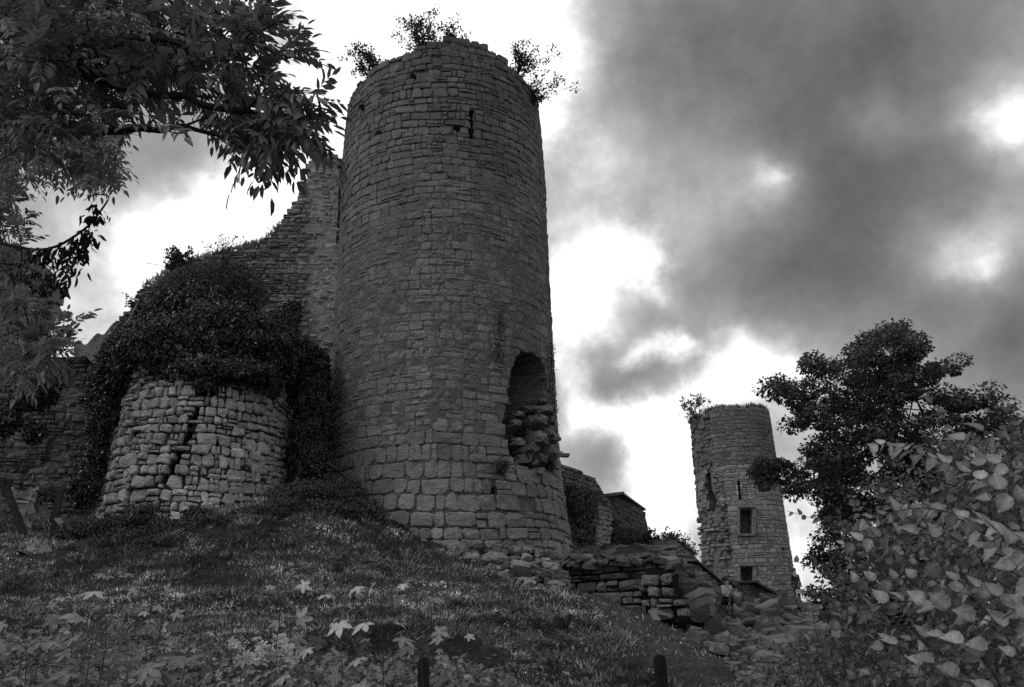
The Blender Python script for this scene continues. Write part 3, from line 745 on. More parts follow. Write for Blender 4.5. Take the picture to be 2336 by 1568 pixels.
core_mesh(far, FSf, -3.3 * math.pi, 3.3 * math.pi, 1.0, 17.9, .09, .09, lambda px, py, U, Z: Z < f_top(U) - .05, lambda px, py, U, Z: .05 + f_open(px, py) * 1.1 + ((np.abs(U - (_fa + _fb) / 2) < .09) & (Z > _fz0) & (Z < _fz1)) * .9, 1.25, M_farm, amp=.04, tonef=lambda px, py: np.where(pip(px, py, LEFTP), .8, 1.0))
def far_at(px, py, out=0.0):
    d = ray(px, py); o = CAM[:2] - Fw.c; rad = 3.2 + out; a = d[:2] @ d[:2]; b = 2 * (o @ d[:2]); c = o @ o - rad * rad
    t = (-b - math.sqrt(max(b * b - 4 * a * c, 0))) / (2 * a); return CAM + d * t
for (x0, y0, x1, y1) in ((1688, 1162, 1716, 1218), (1689, 1295, 1717, 1325)):
    mb = MB(); q = 5.2
    for (a, b, c, d) in ((x0 - q, y0 - q - 2, x1 + q, y0 - q - 2), (x0 - q, y1 + 2.5, x1 + q, y1 + 2.5)):
        slab(mb, far_at(a, b, .06), far_at(c, d, .06), .5, .22 if b < y0 else .14)
    for xx in (x0 - 3.6, x1 + 3.6):
        a, b = far_at(xx, y0 - 2, .06), far_at(xx + (y1 - y0) * .1 * 0, y1, .06); slab(mb, a, b, .30, .22)
    mb.build('window_frame', M_farm, far, far.location)

# stair parapet at the foot of the distant tower
par, S_p = ragged_wall('stair_parapet', 'stone stair parapet with a dark coping against the distant tower', at(1634, 1350, 53), at(1806, 1350, 55.0),
    [(1637, 1332), (1717, 1329), (1789, 1368), (1806, 1400), (1634, 1400)], .4, M_rub, M_lwall, .2, .4, .012, .03, .02, 1.0, 5.5, seed=10, jag=0, du=.1, tonef=lambda x, y: np.where(x > 1710, .55, .9), limit=150)
mb = MB(); slab(mb, at(1635, 1330, 52.9), at(1718, 1327, 53.8), .5, .13); slab(mb, at(1717, 1327, 53.8), at(1791, 1367, 54.9), .5, .13)
mb.build('coping', M_cap, par, par.location)

# ---- low ruined wall on the right
lowA, lowB = at(1292, 1330, 21.6), at(1478, 1370, 20.2)
loww, S_w = ragged_wall('low_retaining_wall', 'low retaining wall of big squared blocks right of the stone heap', lowA, lowB,
    [(1285, 1292), (1330, 1285), (1345, 1272), (1440, 1272), (1478, 1270), (1480, 1400), (1285, 1400)], 1.0, M_low, M_dark, .24, .52, .08, .03, .045, 1.2, 4.4, seed=11, jag=4, rough=.08, split=.3)
pier, S_q = ragged_wall('wall_pier', 'tumbled pier of rounded blocks at the end of the low retaining wall', at(1470, 1370, 19.8), at(1560, 1400, 19.2),
    [(1470, 1302), (1500, 1298), (1528, 1310), (1540, 1340), (1552, 1365), (1566, 1420), (1470, 1420)], .3, M_low, M_dark, .25, .34, .12, .045, .07, 1.0, 4.2, seed=12, jag=3, rough=.12, split=.25, tonef=lambda x, y: 1.25 + 0 * x)

# ------------------------------------------------------------------ stone heap, collapsed bank, loose blocks
def ground_pt(px, py, Y0=8.0, Y1=60.0, lift=0.0):
    """where the ray through a picture point meets the ground"""
    Y = np.linspace(Y0, Y1, 500); P = np.array([at(px, py, y) for y in Y]); h = P[:, 2] - gz(P[:, 0], P[:, 1])
    k = np.nonzero(h < 0)[0]; i = k[0] if len(k) else len(Y) - 1
    p = P[i].copy(); p[2] = float(gz(p[0], p[1])) + lift; return p
heap = thing('stone_heap', 'dry heap of small rough stones piled at the foot of the round tower', 'stone heap', ground_pt(1180, 1340, 14, 24))
hr = np.random.default_rng(11)
HP = [(1045, 1250), (1075, 1246), (1120, 1256), (1165, 1252), (1205, 1256), (1240, 1262), (1262, 1292), (1290, 1325), (1296, 1345), (1240, 1350), (1190, 1352), (1160, 1345), (1120, 1335), (1085, 1318), (1070, 1300), (1050, 1275)]
cnt = 0; tries = 0; pts_h = []
while cnt < 250 and tries < 4000:
    tries += 1
    x, y = hr.uniform(1040, 1300), hr.uniform(1246, 1352)
    if not pip(np.array([x]), np.array([y]), HP)[0]: continue
    Y = 20.9 - (y - 1246) / 106 * 1.7 + hr.uniform(-.15, .15)
    p = at(x, y, Y); s = hr.uniform(.15, .40)
    if any(np.linalg.norm(p - q) < (s + t) * .36 for q, t in pts_h): continue
    pts_h.append((p, s)); cnt += 1
    add_rock(heap, 'stone', p, (s * hr.uniform(1., 1.5), s * hr.uniform(.8, 1.1), s * hr.uniform(.4, .75)), (hr.normal(0, .22), hr.normal(0, .22), hr.uniform(0, 6.28)), M_heap, float(np.clip(hr.normal(.9, .42), .35, 2.1)), hr, .5, .13)
mb = MB()
# earth body of the heap, near black to add shade between the stones
hv = []
for y in np.linspace(1250, 1350, 9):
    for x in np.linspace(1050, 1296, 16): hv.append(at(x + (y - 1250) * .15, y, 21.6 - (y - 1246) / 106 * 1.6))
hq = [[i * 16 + j, i * 16 + j + 1, (i + 1) * 16 + j + 1, (i + 1) * 16 + j] for i in range(8) for j in range(15) if pip(np.array([1050 + 16.4 * (j + .5) + 12.5 * (i + .5) * .15]), np.array([1250 + 12.5 * (i + .5)]), HP)[0]]
mb.add(hv, [hq]); mb.build('earth_fill', M_dark, heap, heap.location)

bank = thing('collapsed_wall_bank', 'bank of tumbled blocks and thin rubble spilling down from the fallen wall', 'ruined wall', ground_pt(1650, 1440, 14, 40))
br = np.random.default_rng(21)
def scatter(root, poly, n, s0, s1, Yf, mat, tones=(1.0, .35), flat=(.35, .8), sink=.25, mind=.30, r=br, name='stone', lift=0.0):
    out = []; t = 0
    xs = [p[0] for p in poly]; ys = [p[1] for p in poly]
    while len(out) < n and t < n * 30:
        t += 1
        x, y = r.uniform(min(xs), max(xs)), r.uniform(min(ys), max(ys))
        if not pip(np.array([x]), np.array([y]), poly)[0]: continue
        p = ground_pt(x, y, *Yf) if isinstance(Yf, tuple) else at(x, y, Yf(x, y) + r.uniform(-.2, .2))
        s = math.exp(r.uniform(math.log(s0), math.log(s1)))
        s *= min(1.0, max(.35, p[1] / 21.0)) if isinstance(Yf, tuple) else 1.0
        _h = s * F / p[1] * .7
        if 1642 - _h < x < 1702 + _h and 1325 - _h < y < 1400 + _h * .5 and p[1] < 36: continue
        if any(np.linalg.norm(p - q) < (s + k) * mind for q, k in out): continue
        out.append((p, s))
        sz = (s * r.uniform(.9, 1.5), s * r.uniform(.7, 1.1), s * r.uniform(*flat))
        add_rock(root, name, p + [0, 0, sz[2] * (.5 - sink) + lift], sz, (r.normal(0, .2), r.normal(0, .2), r.uniform(0, 6.28)), mat, float(np.clip(r.normal(*tones), .4, 2.2)), r, .5, .12)
    return out
# raised rubble behind the low wall and the ridge by the people: earth bodies with blocks in them
def mound(root, name, quads_, mat, amp=.1):
    for P3 in quads_:
        P3 = np.array(P3, float); nx, ny = 14, 8; V = []
        for i in range(ny):
            for j in range(nx):
                a = P3[0] + (P3[1] - P3[0]) * j / (nx - 1); b = P3[3] + (P3[2] - P3[3]) * j / (nx - 1); p = a + (b - a) * i / (ny - 1)
                V.append(p + np.array([0, 0, 1]) * amp * 2 * float(fbm(p[0] * 1.5, p[1] * 1.5, p[2] * 2, 3)))
        q = [[i * nx + j, i * nx + j + 1, (i + 1) * nx + j + 1, (i + 1) * nx + j] for i in range(ny - 1) for j in range(nx - 1)]
        m_ = MB(); m_.add(V, [q]); m_.build(name, mat, root, root.location)
mound(bank, 'earth_fill', [[at(1270, 1312, 22.9), at(1500, 1312, 21.6), at(1560, 1246, 25.5), at(1330, 1252, 25)],
                           [at(1500, 1345, 23.0), at(1610, 1408, 22.5), at(1612, 1352, 28), at(1510, 1268, 27)],
                           [at(1700, 1470, 21), at(1900, 1500, 20), at(1860, 1395, 28), at(1735, 1372, 29)]], M_soil, .12)
scatter(bank, [(1300, 1284), (1440, 1270), (1480, 1268), (1535, 1300), (1480, 1294), (1400, 1290), (1310, 1298)], 60, .2, .5, lambda x, y: 21.3 - (x - 1300) / 230 * 1.3, M_rock, (.8, .3), (.3, .55))
YM = lambda x, y: 25 - (y - 1245) / 60 * 4.0
scatter(bank, [(1310, 1262), (1400, 1252), (1480, 1250), (1530, 1240), (1560, 1275), (1560, 1300), (1480, 1296), (1330, 1290)], 110, .18, .62, YM, M_rock, (.75, .3), (.3, .6))
scatter(bank, [(1520, 1300), (1545, 1290), (1590, 1320), (1640, 1368), (1650, 1400), (1570, 1410)], 90, .3, .8, lambda x, y: 26 - (y - 1290) / 110 * 5.5, M_rock, (.9, .3), (.35, .7))
scatter(bank, [(1540, 1400), (1620, 1390), (1700, 1395), (1760, 1440), (1850, 1560), (1700, 1568), (1640, 1490), (1580, 1450)], 240, .10, .40, (9.0, 40.0), M_rock, (1.0, .4), (.45, .95))
scatter(bank, [(1700, 1392), (1740, 1366), (1800, 1366), (1850, 1390), (1880, 1440), (1840, 1500), (1740, 1470), (1700, 1420)], 170, .16, .6, lambda x, y: 28 - (y - 1350) / 130 * 7.5, M_rock, (.85, .35), (.35, .7))
def loose(px, py, size, Y, label, ang=(0, 0, 0), tone=1.4, mat=M_rock, name='stone_block', sharp=.8):
    p = at(px, py, Y); add_rock(None, name, p, size, ang, mat, tone * .72, br, sharp, .05, label=label, cat='stone block')
loose(1604, 1356, (1.0, .8, .5), 27, 'long squared block lying left of the two seated people', (0, .03, .1), 1.3)
loose(1552, 1402, (.75, .5, .3), 20, 'thick slab at the foot of the tumbled pier', (.1, .08, .2), 1.5)
loose(1611, 1418, (.55, .5, .45), 20.5, 'small squared block just right of the thick slab', (.2, .1, .5), 1.1)
loose(1706, 1388, (.45, .4, .3), 27, 'pale angular block beside the seated man', (.3, .35, .3), 2.6)
loose(1690, 1500, (.5, .3, .2), 15.5, 'long tilted stone resting on the lower rubble', (.2, .5, .4), 1.8)
loose(1715, 1535, (.42, .34, .26), 13.5, 'rounded boulder leaning in the lower rubble beside the hazel leaves', (.5, .3, .8), 1.5, sharp=.4)
loose(1640, 1480, (.28, .2, .16), 14.5, 'pale broken stone at the edge of the bare slope', (.1, .3, .2), 2.2)
loose(1840, 1452, (.8, .6, .4), 19, 'flat topped block half hidden by the hazel leaves', (.1, .05, .3), 1.8)

# ------------------------------------------------------------------ foliage
TPL = {}
TPL['leaflet'] = (np.array([[0, 0, 0], [.3, .16, .04], [.68, .13, .02], [1, 0, -.12], [.68, -.13, .02], [.3, -.16, .04], [.35, 0, 0], [.7, 0, -.04]]),
                  [np.array([[0, 6, 1], [7, 3, 2], [0, 5, 6], [4, 3, 7]]), np.array([[6, 7, 2, 1], [5, 4, 7, 6]])])
TPL['quad'] = (np.array([[0, 0, 0], [.5, .32, .08], [1, 0, -.06], [.5, -.32, .08]]), [np.array([[0, 2, 1], [0, 3, 2]])])
_o = [(.02, .10), (.03, .22), (.13, .31), (.18, .40), (.32, .40), (.38, .44), (.50, .37), (.58, .37), (.68, .26), (.77, .22), (.86, .10)]
_no = len(_o)
_lz = lambda x, y: .34 * abs(y) - .22 * x * x
_v = [(0, 0, 0)] + [(x, y, _lz(x, y)) for x, y in _o] + [(1, 0, -.2)] + [(x, -y, _lz(x, y)) for x, y in _o] + [(.30, 0, -.02), (.60, 0, -.08)]
_m1, _m2 = 2 * _no + 2, 2 * _no + 3
_t = []
for _s in (0, 1):
    _b = 1 if _s == 0 else _no + 2
    _seq = [0] + [_b + k for k in range(_no)] + [_no + 1]
    for k in range(len(_seq) - 1):
        _c = _m1 if k < 5 else _m2
        _t.append([_seq[k], _c, _seq[k + 1]] if _s == 0 else [_c, _seq[k], _seq[k + 1]])
    _t.append([_m1, _m2, _seq[5]] if _s == 0 else [_m2, _m1, _seq[5]])
TPL['round'] = (np.array(_v), [np.array(_t)])
def maple_tpl():
    A = []
    for (ang, r_) in [(180, .02), (155, .34), (135, .54), (118, .68), (104, .50), (90, .44), (75, .66), (60, .92), (50, .80), (40, .62), (30, .44), (20, .64), (12, .80), (0, 1.05)]:
        A.append((ang, r_))
    full = A + [(-a, r_) for a, r_ in A[1:-1][::-1]]
    V = [(.28, 0, 0)]
    for a, r_ in full:
        a = R_(a); x, y = .28 + r_ * .72 * math.cos(a), r_ * .72 * math.sin(a); V.append((x, y, -.30 * (x - .28) ** 2 - .35 * y * y + .04 * (r_ < .5)))
    n = len(full); F_ = [[0, 1 + i, 1 + (i + 1) % n] for i in range(n)]
    return np.array(V), [np.array(F_)[:, ::-1]]
TPL['maple'] = maple_tpl()
TPL_T = {k: np.ones(len(t[0])) for k, t in TPL.items()}
TPL_T['round'] = np.where(np.abs(TPL['round'][0][:, 1]) < .001, 1.35, .92 + .14 * np.cos(TPL['round'][0][:, 0] * 18))
TPL_T['maple'] = np.where(np.arange(len(TPL['maple'][0])) == 0, 1.3, np.where(TPL['maple'][0][:, 0] ** 2 + TPL['maple'][0][:, 1] ** 2 > .3, 1.05, .85))
TPL_T['leaflet'] = np.where(np.abs(TPL['leaflet'][0][:, 1]) < .001, 1.2, .92)
def leaf_V(tpl, pos, X, Nn, size, wid=None):
    t, f = TPL[tpl]; X = unit(X); Y = unit(np.cross(Nn, X)); Z = np.cross(X, Y)
    w = np.ones(len(pos)) if wid is None else wid
    V = pos[:, None] + size[:, None, None] * (t[None, :, 0, None] * X[:, None] + t[None, :, 1, None] * Y[:, None] * w[:, None, None] + t[None, :, 2, None] * Z[:, None])
    return V, f
def leaf_mass(name, tpl, pos, X, Nn, size, mat, parent, tone=None, kind='stuff', origin=None, wid=None, **kw):
    V, f = leaf_V(tpl, pos, X, Nn, size, wid); k = V.shape[1]; n = len(pos)
    off = (np.arange(n) * k)[:, None, None]; fs = [(q[None] + off).reshape(-1, q.shape[1]) for q in f]
    org = np.array(parent.location) if parent is not None else (np.zeros(3) if origin is None else np.asarray(origin))
    tone = np.clip(rng.normal(1, .3, n), .4, 2.0) if tone is None else tone
    return link(name, mesh_np(name, V - org, fs, mat, (tone[:, None] * TPL_T[tpl][None]).ravel(), False), parent, kind=kind, **kw)
def leaf_parts(name, tpl, pos, X, Nn, size, mat, parent, n_parts=300, tone=None):
    px, py = proj(pos); d = (pos - CAM) @ _f
    sc = size / d; sc = np.where((px > 0) & (px < 2336) & (py > 0) & (py < 1568), sc, 0)
    o = np.argsort(-sc); tone = np.clip(rng.normal(1, .2, len(pos)), .5, 1.7) if tone is None else tone
    V, f = leaf_V(tpl, pos, X, Nn, size); org = np.array(parent.location)
    for i in o[:n_parts]:
        link(name, mesh_np(name, V[i] - org, f, mat, float(tone[i]) * TPL_T[tpl], False), parent)
    r_ = o[n_parts:]
    if len(r_): leaf_mass('foliage', tpl, pos[r_], X[r_], Nn[r_], size[r_], mat, parent, tone[r_])
def rdir(n, r=rng): return unit(r.normal(0, 1, (n, 3)))

def bush(name, label, base, w, h, n, mat=M_bush, ls=.085, group=None, lean=(0, 0), cat='bush', stems=9, tone=1.0):
    root = thing(name, label, cat, base, group); base = np.asarray(base, float); mb = MB(); P = []
    for k in range(stems):
        a = rng.uniform(0, 6.28); rr_ = rng.uniform(.05, 1) ** .6; tip = base + np.array([math.cos(a) * w * .5 * rr_ + lean[0] * h, math.sin(a) * w * .4 * rr_ + lean[1] * h, h * rng.uniform(.55, 1.0) * (1.1 - .45 * rr_)])
        midp = (base + tip) / 2 + rng.normal(0, .06 * h, 3) - np.array([(tip - base)[0] * .15, 0, 0])
        c = curve_pts([base, midp, tip], 8); mb.tube(c, np.linspace(.011, .003, len(c)) * max(h, .5), 4)
        for s in range(8):
            i = rng.integers(3, len(c)); q = c[i] + rng.normal(0, .11, 3) * h * np.array([1.1, 1, .9]); cc = curve_pts([c[i - 1], q], 4); mb.tube(cc, np.linspace(.004, .0015, len(cc)) * max(h, .5), 3)
            P.append(q); P.append(cc[2]); P.append(q)
    mb.build('stem', M_twig, root, base)
    P = np.array(P); k = rng.integers(0, len(P), n); pos = P[k] + rng.normal(0, .034, (n, 3)) * max(h, .6)
    X = unit(pos - base) * .5 + rdir(n); Nn = rdir(n) * .8 + np.array([0, 0, .8])
    leaf_mass('foliage', 'quad', pos, X, Nn, rng.uniform(.7, 1.3, n) * ls, mat, root, tone=np.clip(rng.normal(1, .3, n), .4, 2) * tone)
    return root
# bushes on the round tower
def rim(px, py): p = cyl_at(px, py, -.25); return p
g1 = 'bushes rooted in the top of the round tower'
def rimp(u, d=-.3, dz=-.1): p = T.pos(np.array([u]), np.array([float(topz(np.array([u]))[0]) + dz]), d)[0]; return p
bush('wall_bush', 'round leafy bush on the left rim of the round tower', rimp(-3.6, -.2), 1.4, 1.8, 1500, group=g1, lean=(-.12, 0))
bush('wall_bush', 'tallest bush standing above the middle of the round tower rim', rimp(-.95, -.3), 1.9, 2.1, 1900, group=g1)
bush('wall_bush', 'small low bush to the right of the tallest bush on the tower rim', rimp(.35, -.3), 1.5, 1.0, 600, group=g1)
bush('wall_bush', 'straggling bush leaning outwards over the right rim of the round tower', rimp(3.3, -.1, -.2), 1.7, 1.8, 1300, group=g1, lean=(.35, 0))
bush('wall_bush', 'trailing bush just below the right rim of the round tower', rimp(4.2, .0, -.9), 2.2, 1.4, 900, group=g1, lean=(.5, 0))
bush('wall_bush', 'small dark tuft hanging in the broken opening of the tower', cyl_at(1210, 1060, .0), .9, .5, 350, group=g1)
bush('wall_bush', 'weeds trailing inside the bottom of the broken opening', cyl_at(1195, 985, -.2), .9, .5, 500, ls=.07, group=g1)
bush('wall_bush', 'dark weed growing from the joints below the broken opening', cyl_at(1140, 1085, .25), .9, .5, 350)
bush('wall_bush', 'small weed at the lower right of the tower under the projecting stone', cyl_at(1255, 1065, .1), .6, .4, 260)
# distant tower bush and grass fringe
pf = far_at(1592, 965, -.4); bush('wall_bush', 'feathery bush on the left rim of the distant tower', (pf[0], pf[1], 15.3), 2.4, 2.8, 1500, ls=.13, mat=M_bushl)
def tuft(name, label, P, h, n, mat, tone=1.0, cat='grass', kind='stuff'):
    P = np.asarray(P); k = rng.integers(0, len(P), n); pos = P[k] + rng.normal(0, .05, (n, 3)) * [1, 1, .2]
    X = np.array([0, 0, 1.]) + rng.normal(0, .45, (n, 3)); return leaf_mass(name, 'quad', pos, X, rdir(n), h * rng.uniform(.5, 1.3, n), mat, None, wid=np.full(n, .12), kind=kind, tone=np.full(n, tone))
uu = np.linspace(-5.5, 5.5, 160)
tuft('grass_fringe', '', Fw.pos(uu, f_top(uu) + .0, -.25), .38, 1600, M_grass)
uu = np.linspace(-5, 5, 160); tuft('grass_fringe', '', T.pos(uu, topz(uu) - .05, -.15), .13, 500, M_bush)
wl = np.array([at(x, np.interp(x, [q[0] for q in LEFTTOP[1:11]], [q[1] for q in LEFTTOP[1:11]]) + 4, 24.4) for x in np.linspace(330, 650, 140)])
tuft('grass_fringe', '', wl, .2, 1500, M_grass)
# creepers up the right edge of the round tower
mb = MB()
crp = thing('creeper', 'bare creeper stems climbing the tower face above the broken opening', 'creeper', cyl_at(1150, 930, .05))
for (x0, y0, x1, y1) in [(1140, 820, 1148, 690), (1130, 805, 1128, 720), (1165, 800, 1180, 730), (1175, 780, 1215, 700), (1150, 760, 1135, 700), (1128, 800, 1105, 740), (1255, 900, 1258, 700), (1262, 960, 1262, 820), (1268, 1010, 1268, 880)]:
    c = np.array([cyl_at(x0 + (x1 - x0) * t + 3 * math.sin(t * 9 + x0), y0 + (y1 - y0) * t, .09) for t in np.linspace(0, 1, 12)]); mb.tube(c, np.linspace(.014, .004, 12), 4)
mb.build('stem', M_twig, crp, crp.location)
k = 900; tt = rng.random(k); sel = rng.random(k) < .35
cx_ = np.where(sel, 1142 + rng.normal(0, 6, k), 1262 + rng.normal(0, 5, k) - (1 - tt) * 6); cy_ = np.where(sel, 700 + tt * 150, 780 + tt * 260)
cp = np.array([cyl_at(a, b, .1) for a, b in zip(cx_, cy_)])
leaf_mass('foliage', 'quad', cp, rdir(k) - [0, 0, .5], rdir(k) + np.array([0, -1, .2]), rng.uniform(.04, .085, k), M_ivy, crp)

# ---- ivy over the bastion and walls
def ivy(name, label, ells, n, lsz=.085, mat=M_ivy, tone=1.0, core=.82, upl=0.0, toneup=0.0):
    """ells: (px, py, Y, rx, ry, rz) leafy masses"""
    c0 = at(*ells[0][:3]); root = thing(name, label, 'ivy', c0)
    vol = np.array([e[3] * e[5] + e[4] * e[5] for e in ells]); pr = vol / vol.sum(); k = rng.choice(len(ells), n, p=pr)
    C = np.array([at(*e[:3]) for e in ells]); RR = np.array([[e[3], e[4], e[5]] for e in ells])
    d = rdir(n); d[:, 1] = np.where(rng.random(n) < .75, -np.abs(d[:, 1]), d[:, 1])
    rad = (1 + .55 * fbm(d[:, 0] * 3.5 + k, d[:, 1] * 3.5, d[:, 2] * 3.5 + k, 4) + rng.normal(0, .07, n) + .35 * (rng.random(n) < .05) * rng.random(n))
    pos = C[k] + d * RR[k] * rad[:, None]
    X = rdir(n) * .7 - np.array([0, 0, .7]); Nn = d + rdir(n) * .6 + np.array([0, 0, .25])
    tn = np.clip(rng.normal(1, .35, n), .3, 2.4) * tone * (1 + toneup * np.clip(d[:, 2], 0, 1) ** 2)
    leaf_mass('foliage', 'quad', pos, X, Nn, rng.uniform(.6, 1.35, n) * lsz, mat, root, tn)
    mb = MB(); 
    for j in range(len(ells)):
        nu, nv = 14, 9; V = []
        for a in range(nv):
            th = math.pi * a / (nv - 1)
            for b in range(nu):
                ph = 2 * math.pi * b / nu; q = np.array([math.sin(th) * math.cos(ph), math.sin(th) * math.sin(ph), math.cos(th)])
                V.append(C[j] + q * RR[j] * core * (1 + .18 * float(fbm(q[0] * 3 + j, q[1] * 3, q[2] * 3, 2))))
        q_ = [[a * nu + b, (a + 1) * nu + b, (a + 1) * nu + (b + 1) % nu, a * nu + (b + 1) % nu] for a in range(nv - 1) for b in range(nu)]
        mb.add(V, [q_])
    mb.build('dark_core', M_ivym, root, c0, smooth=True)  # dark blobs added inside the leaves, blocking sky and standing in for inner shade
    return root
ivy('ivy', 'huge dark mound of ivy spilling over the round bastion', [
    (500, 770, 20.8, 1.25, 1.0, .95), (410, 790, 20.6, 1.2, 1.0, .85), (340, 800, 20.8, .85, .8, .75), (590, 790, 21.0, .95, .9, .85), (470, 700, 21.4, 1.05, .9, .62), (545, 715, 21.6, .55, .7, .6),
    (380, 725, 21.5, .7, .7, .5), (640, 780, 21.6, .55, .7, .75), (300, 850, 21.2, .6, .6, .6), (285, 790, 21.6, .45, .6, .5), (440, 850, 20.2, .8, .6, .3), (560, 850, 20.3, .7, .6, .3), (375, 845, 20.4, .5, .5, .3), (505, 838, 20.2, .6, .5, .42), (665, 720, 22.6, .3, .4, .45),
    *[(float(x), float(y), 20.5 + abs(x - 480) / 200, a, .25, b) for x, y, a, b in zip(np.linspace(285, 660, 13) + rng.normal(0, 8, 13), rng.uniform(838, 892, 13), rng.uniform(.12, .3, 13), rng.uniform(.15, .5, 13))],
    *[(float(x), float(690 + (x - 450) ** 2 / 420 + d_), 21.6, a, .3, a * .8) for x, d_, a in zip(np.linspace(340, 600, 8), rng.uniform(-20, 10, 8), rng.uniform(.15, .35, 8))],
    (330, 880, 20.8, .22, .3, .35), (612, 868, 20.6, .25, .3, .3), (470, 878, 20.0, .3, .3, .2)], 60000, lsz=.095)
ivy('ivy', 'dark ivy hanging in the corner between the bastion and the round tower', [
    (700, 840, 22.6, .5, .5, .8), (712, 930, 22.2, .45, .5, 1.0), (700, 1010, 21.9, .45, .5, .9), (720, 1070, 21.4, .5, .5, .7), (735, 860, 22.6, .25, .4, .7), (738, 960, 22.2, .25, .4, .9), (755, 1110, 21.3, .4, .4, .4), (672, 880, 22.4, .25, .3, .5)], 26000, tone=.8)
ivy('ivy', 'narrow dark strip of ivy down the wall left of the bastion', [(238, 880, 21.3, .4, .4, .9), (228, 980, 21.0, .3, .35, 1.0), (215, 1060, 20.7, .28, .35, .7), (195, 1110, 20.4, .35, .35, .5), (255, 830, 21.6, .4, .4, .5)], 9000, tone=.8)
ivy('ivy', 'black ivy patch on the rubble wall beneath the ash leaves', [(105, 880, 21.2, .45, .3, .6), (70, 900, 21.1, .5, .3, .45), (125, 842, 21.4, .4, .3, .2), (15, 960, 20.9, .4, .25, .4), (80, 985, 20.9, .25, .2, .3)], 7000, tone=.6)
ivy('ivy', 'ivy curtain hanging on the dark curtain wall right of the tower', [(1325, 1190, 27.2, .5, .3, .9), (1345, 1150, 27.9, .3, .3, .5), (1325, 1240, 26.6, .45, .3, .4), (1310, 1140, 26.9, .25, .25, .5)], 5000, tone=1.6, core=.3)
ivy('ivy', 'hanging stems of ivy covering the foot of the coped wall end', [(1430, 1238, 32.5, .8, .4, .5), (1462, 1250, 34.5, .8, .4, .4), (1400, 1225, 31.0, .35, .3, .6)], 4500, tone=1.8, core=.4)
bush('wall_bush', 'low dark bush at the end of the coped wall', at(1497, 1262, 31), 1.2, 1.0, 1300, ls=.09)
bush('wall_bush', 'leafy elder bush on the sloping top of the curtain wall', at(392, 632, 23), 1.4, 1.2, 900, ls=.11, mat=M_bush, group=None)
bush('wall_bush', 'thin sprig growing where the curtain wall meets the tarpaulin', at(310, 715, 22.6), .8, .7, 260, ls=.1)
bush('wall_bush', 'sparse twiggy weed on the wall top left of the spur', at(500, 580, 24.2), 1.5, .9, 200, ls=.07)
M_bramb = leaf_mat('low_bramble_leaf', .085, .2, .5)
ivy('bramble', 'dark low brambles massed along the foot of the bastion', [(260, 1205, 18.6, .6, .5, .26), (330, 1185, 18.5, .5, .5, .34), (400, 1212, 18.1, .7, .5, .22), (490, 1190, 18.5, .6, .5, .15), (290, 1235, 17.8, .7, .5, .24), (380, 1240, 17.5, .6, .5, .2), (590, 1172, 19.2, .7, .5, .16), (190, 1215, 18.6, .5, .5, .3), (450, 1175, 18.8, .3, .3, .22), (660, 1160, 19.6, .5, .4, .25)], 12000, lsz=.07, mat=M_bramb, core=.5)
ivy('bramble', 'dark brambles banked in the corner at the left foot of the round tower', [(690, 1140, 20.2, .9, .5, .42), (760, 1135, 20.8, .8, .5, .5), (820, 1170, 20.6, .6, .4, .34), (740, 1165, 20.0, .8, .5, .24), (880, 1205, 20.7, .5, .3, .18)], 13000, lsz=.07, mat=M_bramb, core=.6)
# paler brambles spreading on top of the ivy mound
br_root = thing('bramble', 'paler bramble shoots sprawling over the top of the ivy mound', 'bramble', at(470, 650, 21))
k = 16000; bxp = rng.uniform(330, 640, k); byp = rng.uniform(575, 740, k)
ok = pip(bxp, byp, [(335, 700), (350, 650), (400, 612), (440, 605), (500, 588), (560, 600), (600, 640), (615, 690), (560, 700), (480, 665), (420, 690), (380, 720)])
bxp, byp = bxp[ok], byp[ok]; Yb = 21.6 + rng.uniform(-.9, .9, len(bxp))
bp_ = np.array([at(a, b, c) for a, b, c in zip(bxp, byp, Yb)]); n_ = len(bp_)
leaf_mass('foliage', 'quad', bp_, rdir(n_) + [0.5, 0, -.3], rdir(n_) * .7 + np.array([0, -.3, .8]), rng.uniform(.07, .14, n_), M_bushl, br_root, tone=np.clip(rng.normal(.7, .3, n_), .2, 1.6))
mb = MB()
for i in range(30):
    x, y = rng.uniform(360, 600), rng.uniform(600, 700); a = at(x, y, 21.5); b = a + rng.normal(0, .5, 3) + [0.3, -.3, 0]; mb.tube(curve_pts([a, (a + b) / 2 + [0, 0, .25], b], 8), .008, 3)
mb.build('stem', M_twig, br_root, br_root.location)

# ---- tarpaulin
mb = MB(); tv = []; nx, ny = 18, 7
for i in range(ny):
    for j in range(nx):
        s, t = j / (nx - 1), i / (ny - 1)
        x = 168 + 110 * s; ytop = 792 - 62 * s ** 1.3; y = ytop + t * (12 + 34 * math.sin(math.pi * min(s * 1.15, 1)))
        tv.append(at(x, y, 23.0 - 1.0 * t + .3 * math.sin(s * 14 + t * 5) * .5) + [0, 0, .10 * math.sin(s * 17 + 4 * t)])
mb.add(tv, [[[i * nx + j, i * nx + j + 1, (i + 1) * nx + j + 1, (i + 1) * nx + j] for i in range(ny - 1) for j in range(nx - 1)]])
tarp = mb.build('tarpaulin', M_cloth, None, (0, 0, 0), label='creased dark tarpaulin drawn over the top of the rubble wall', cat='tarpaulin')
sm = tarp.modifiers.new('thickness', 'SOLIDIFY'); sm.thickness = .02
mb = MB(); mb.tube([at(318, 683, 22.3), at(262, 792, 21.6)], .02, 5); mb.build('tarpaulin_pole', M_woodpale, None, label='thin pole slanting over the edge of the tarpaulin', cat='pole')

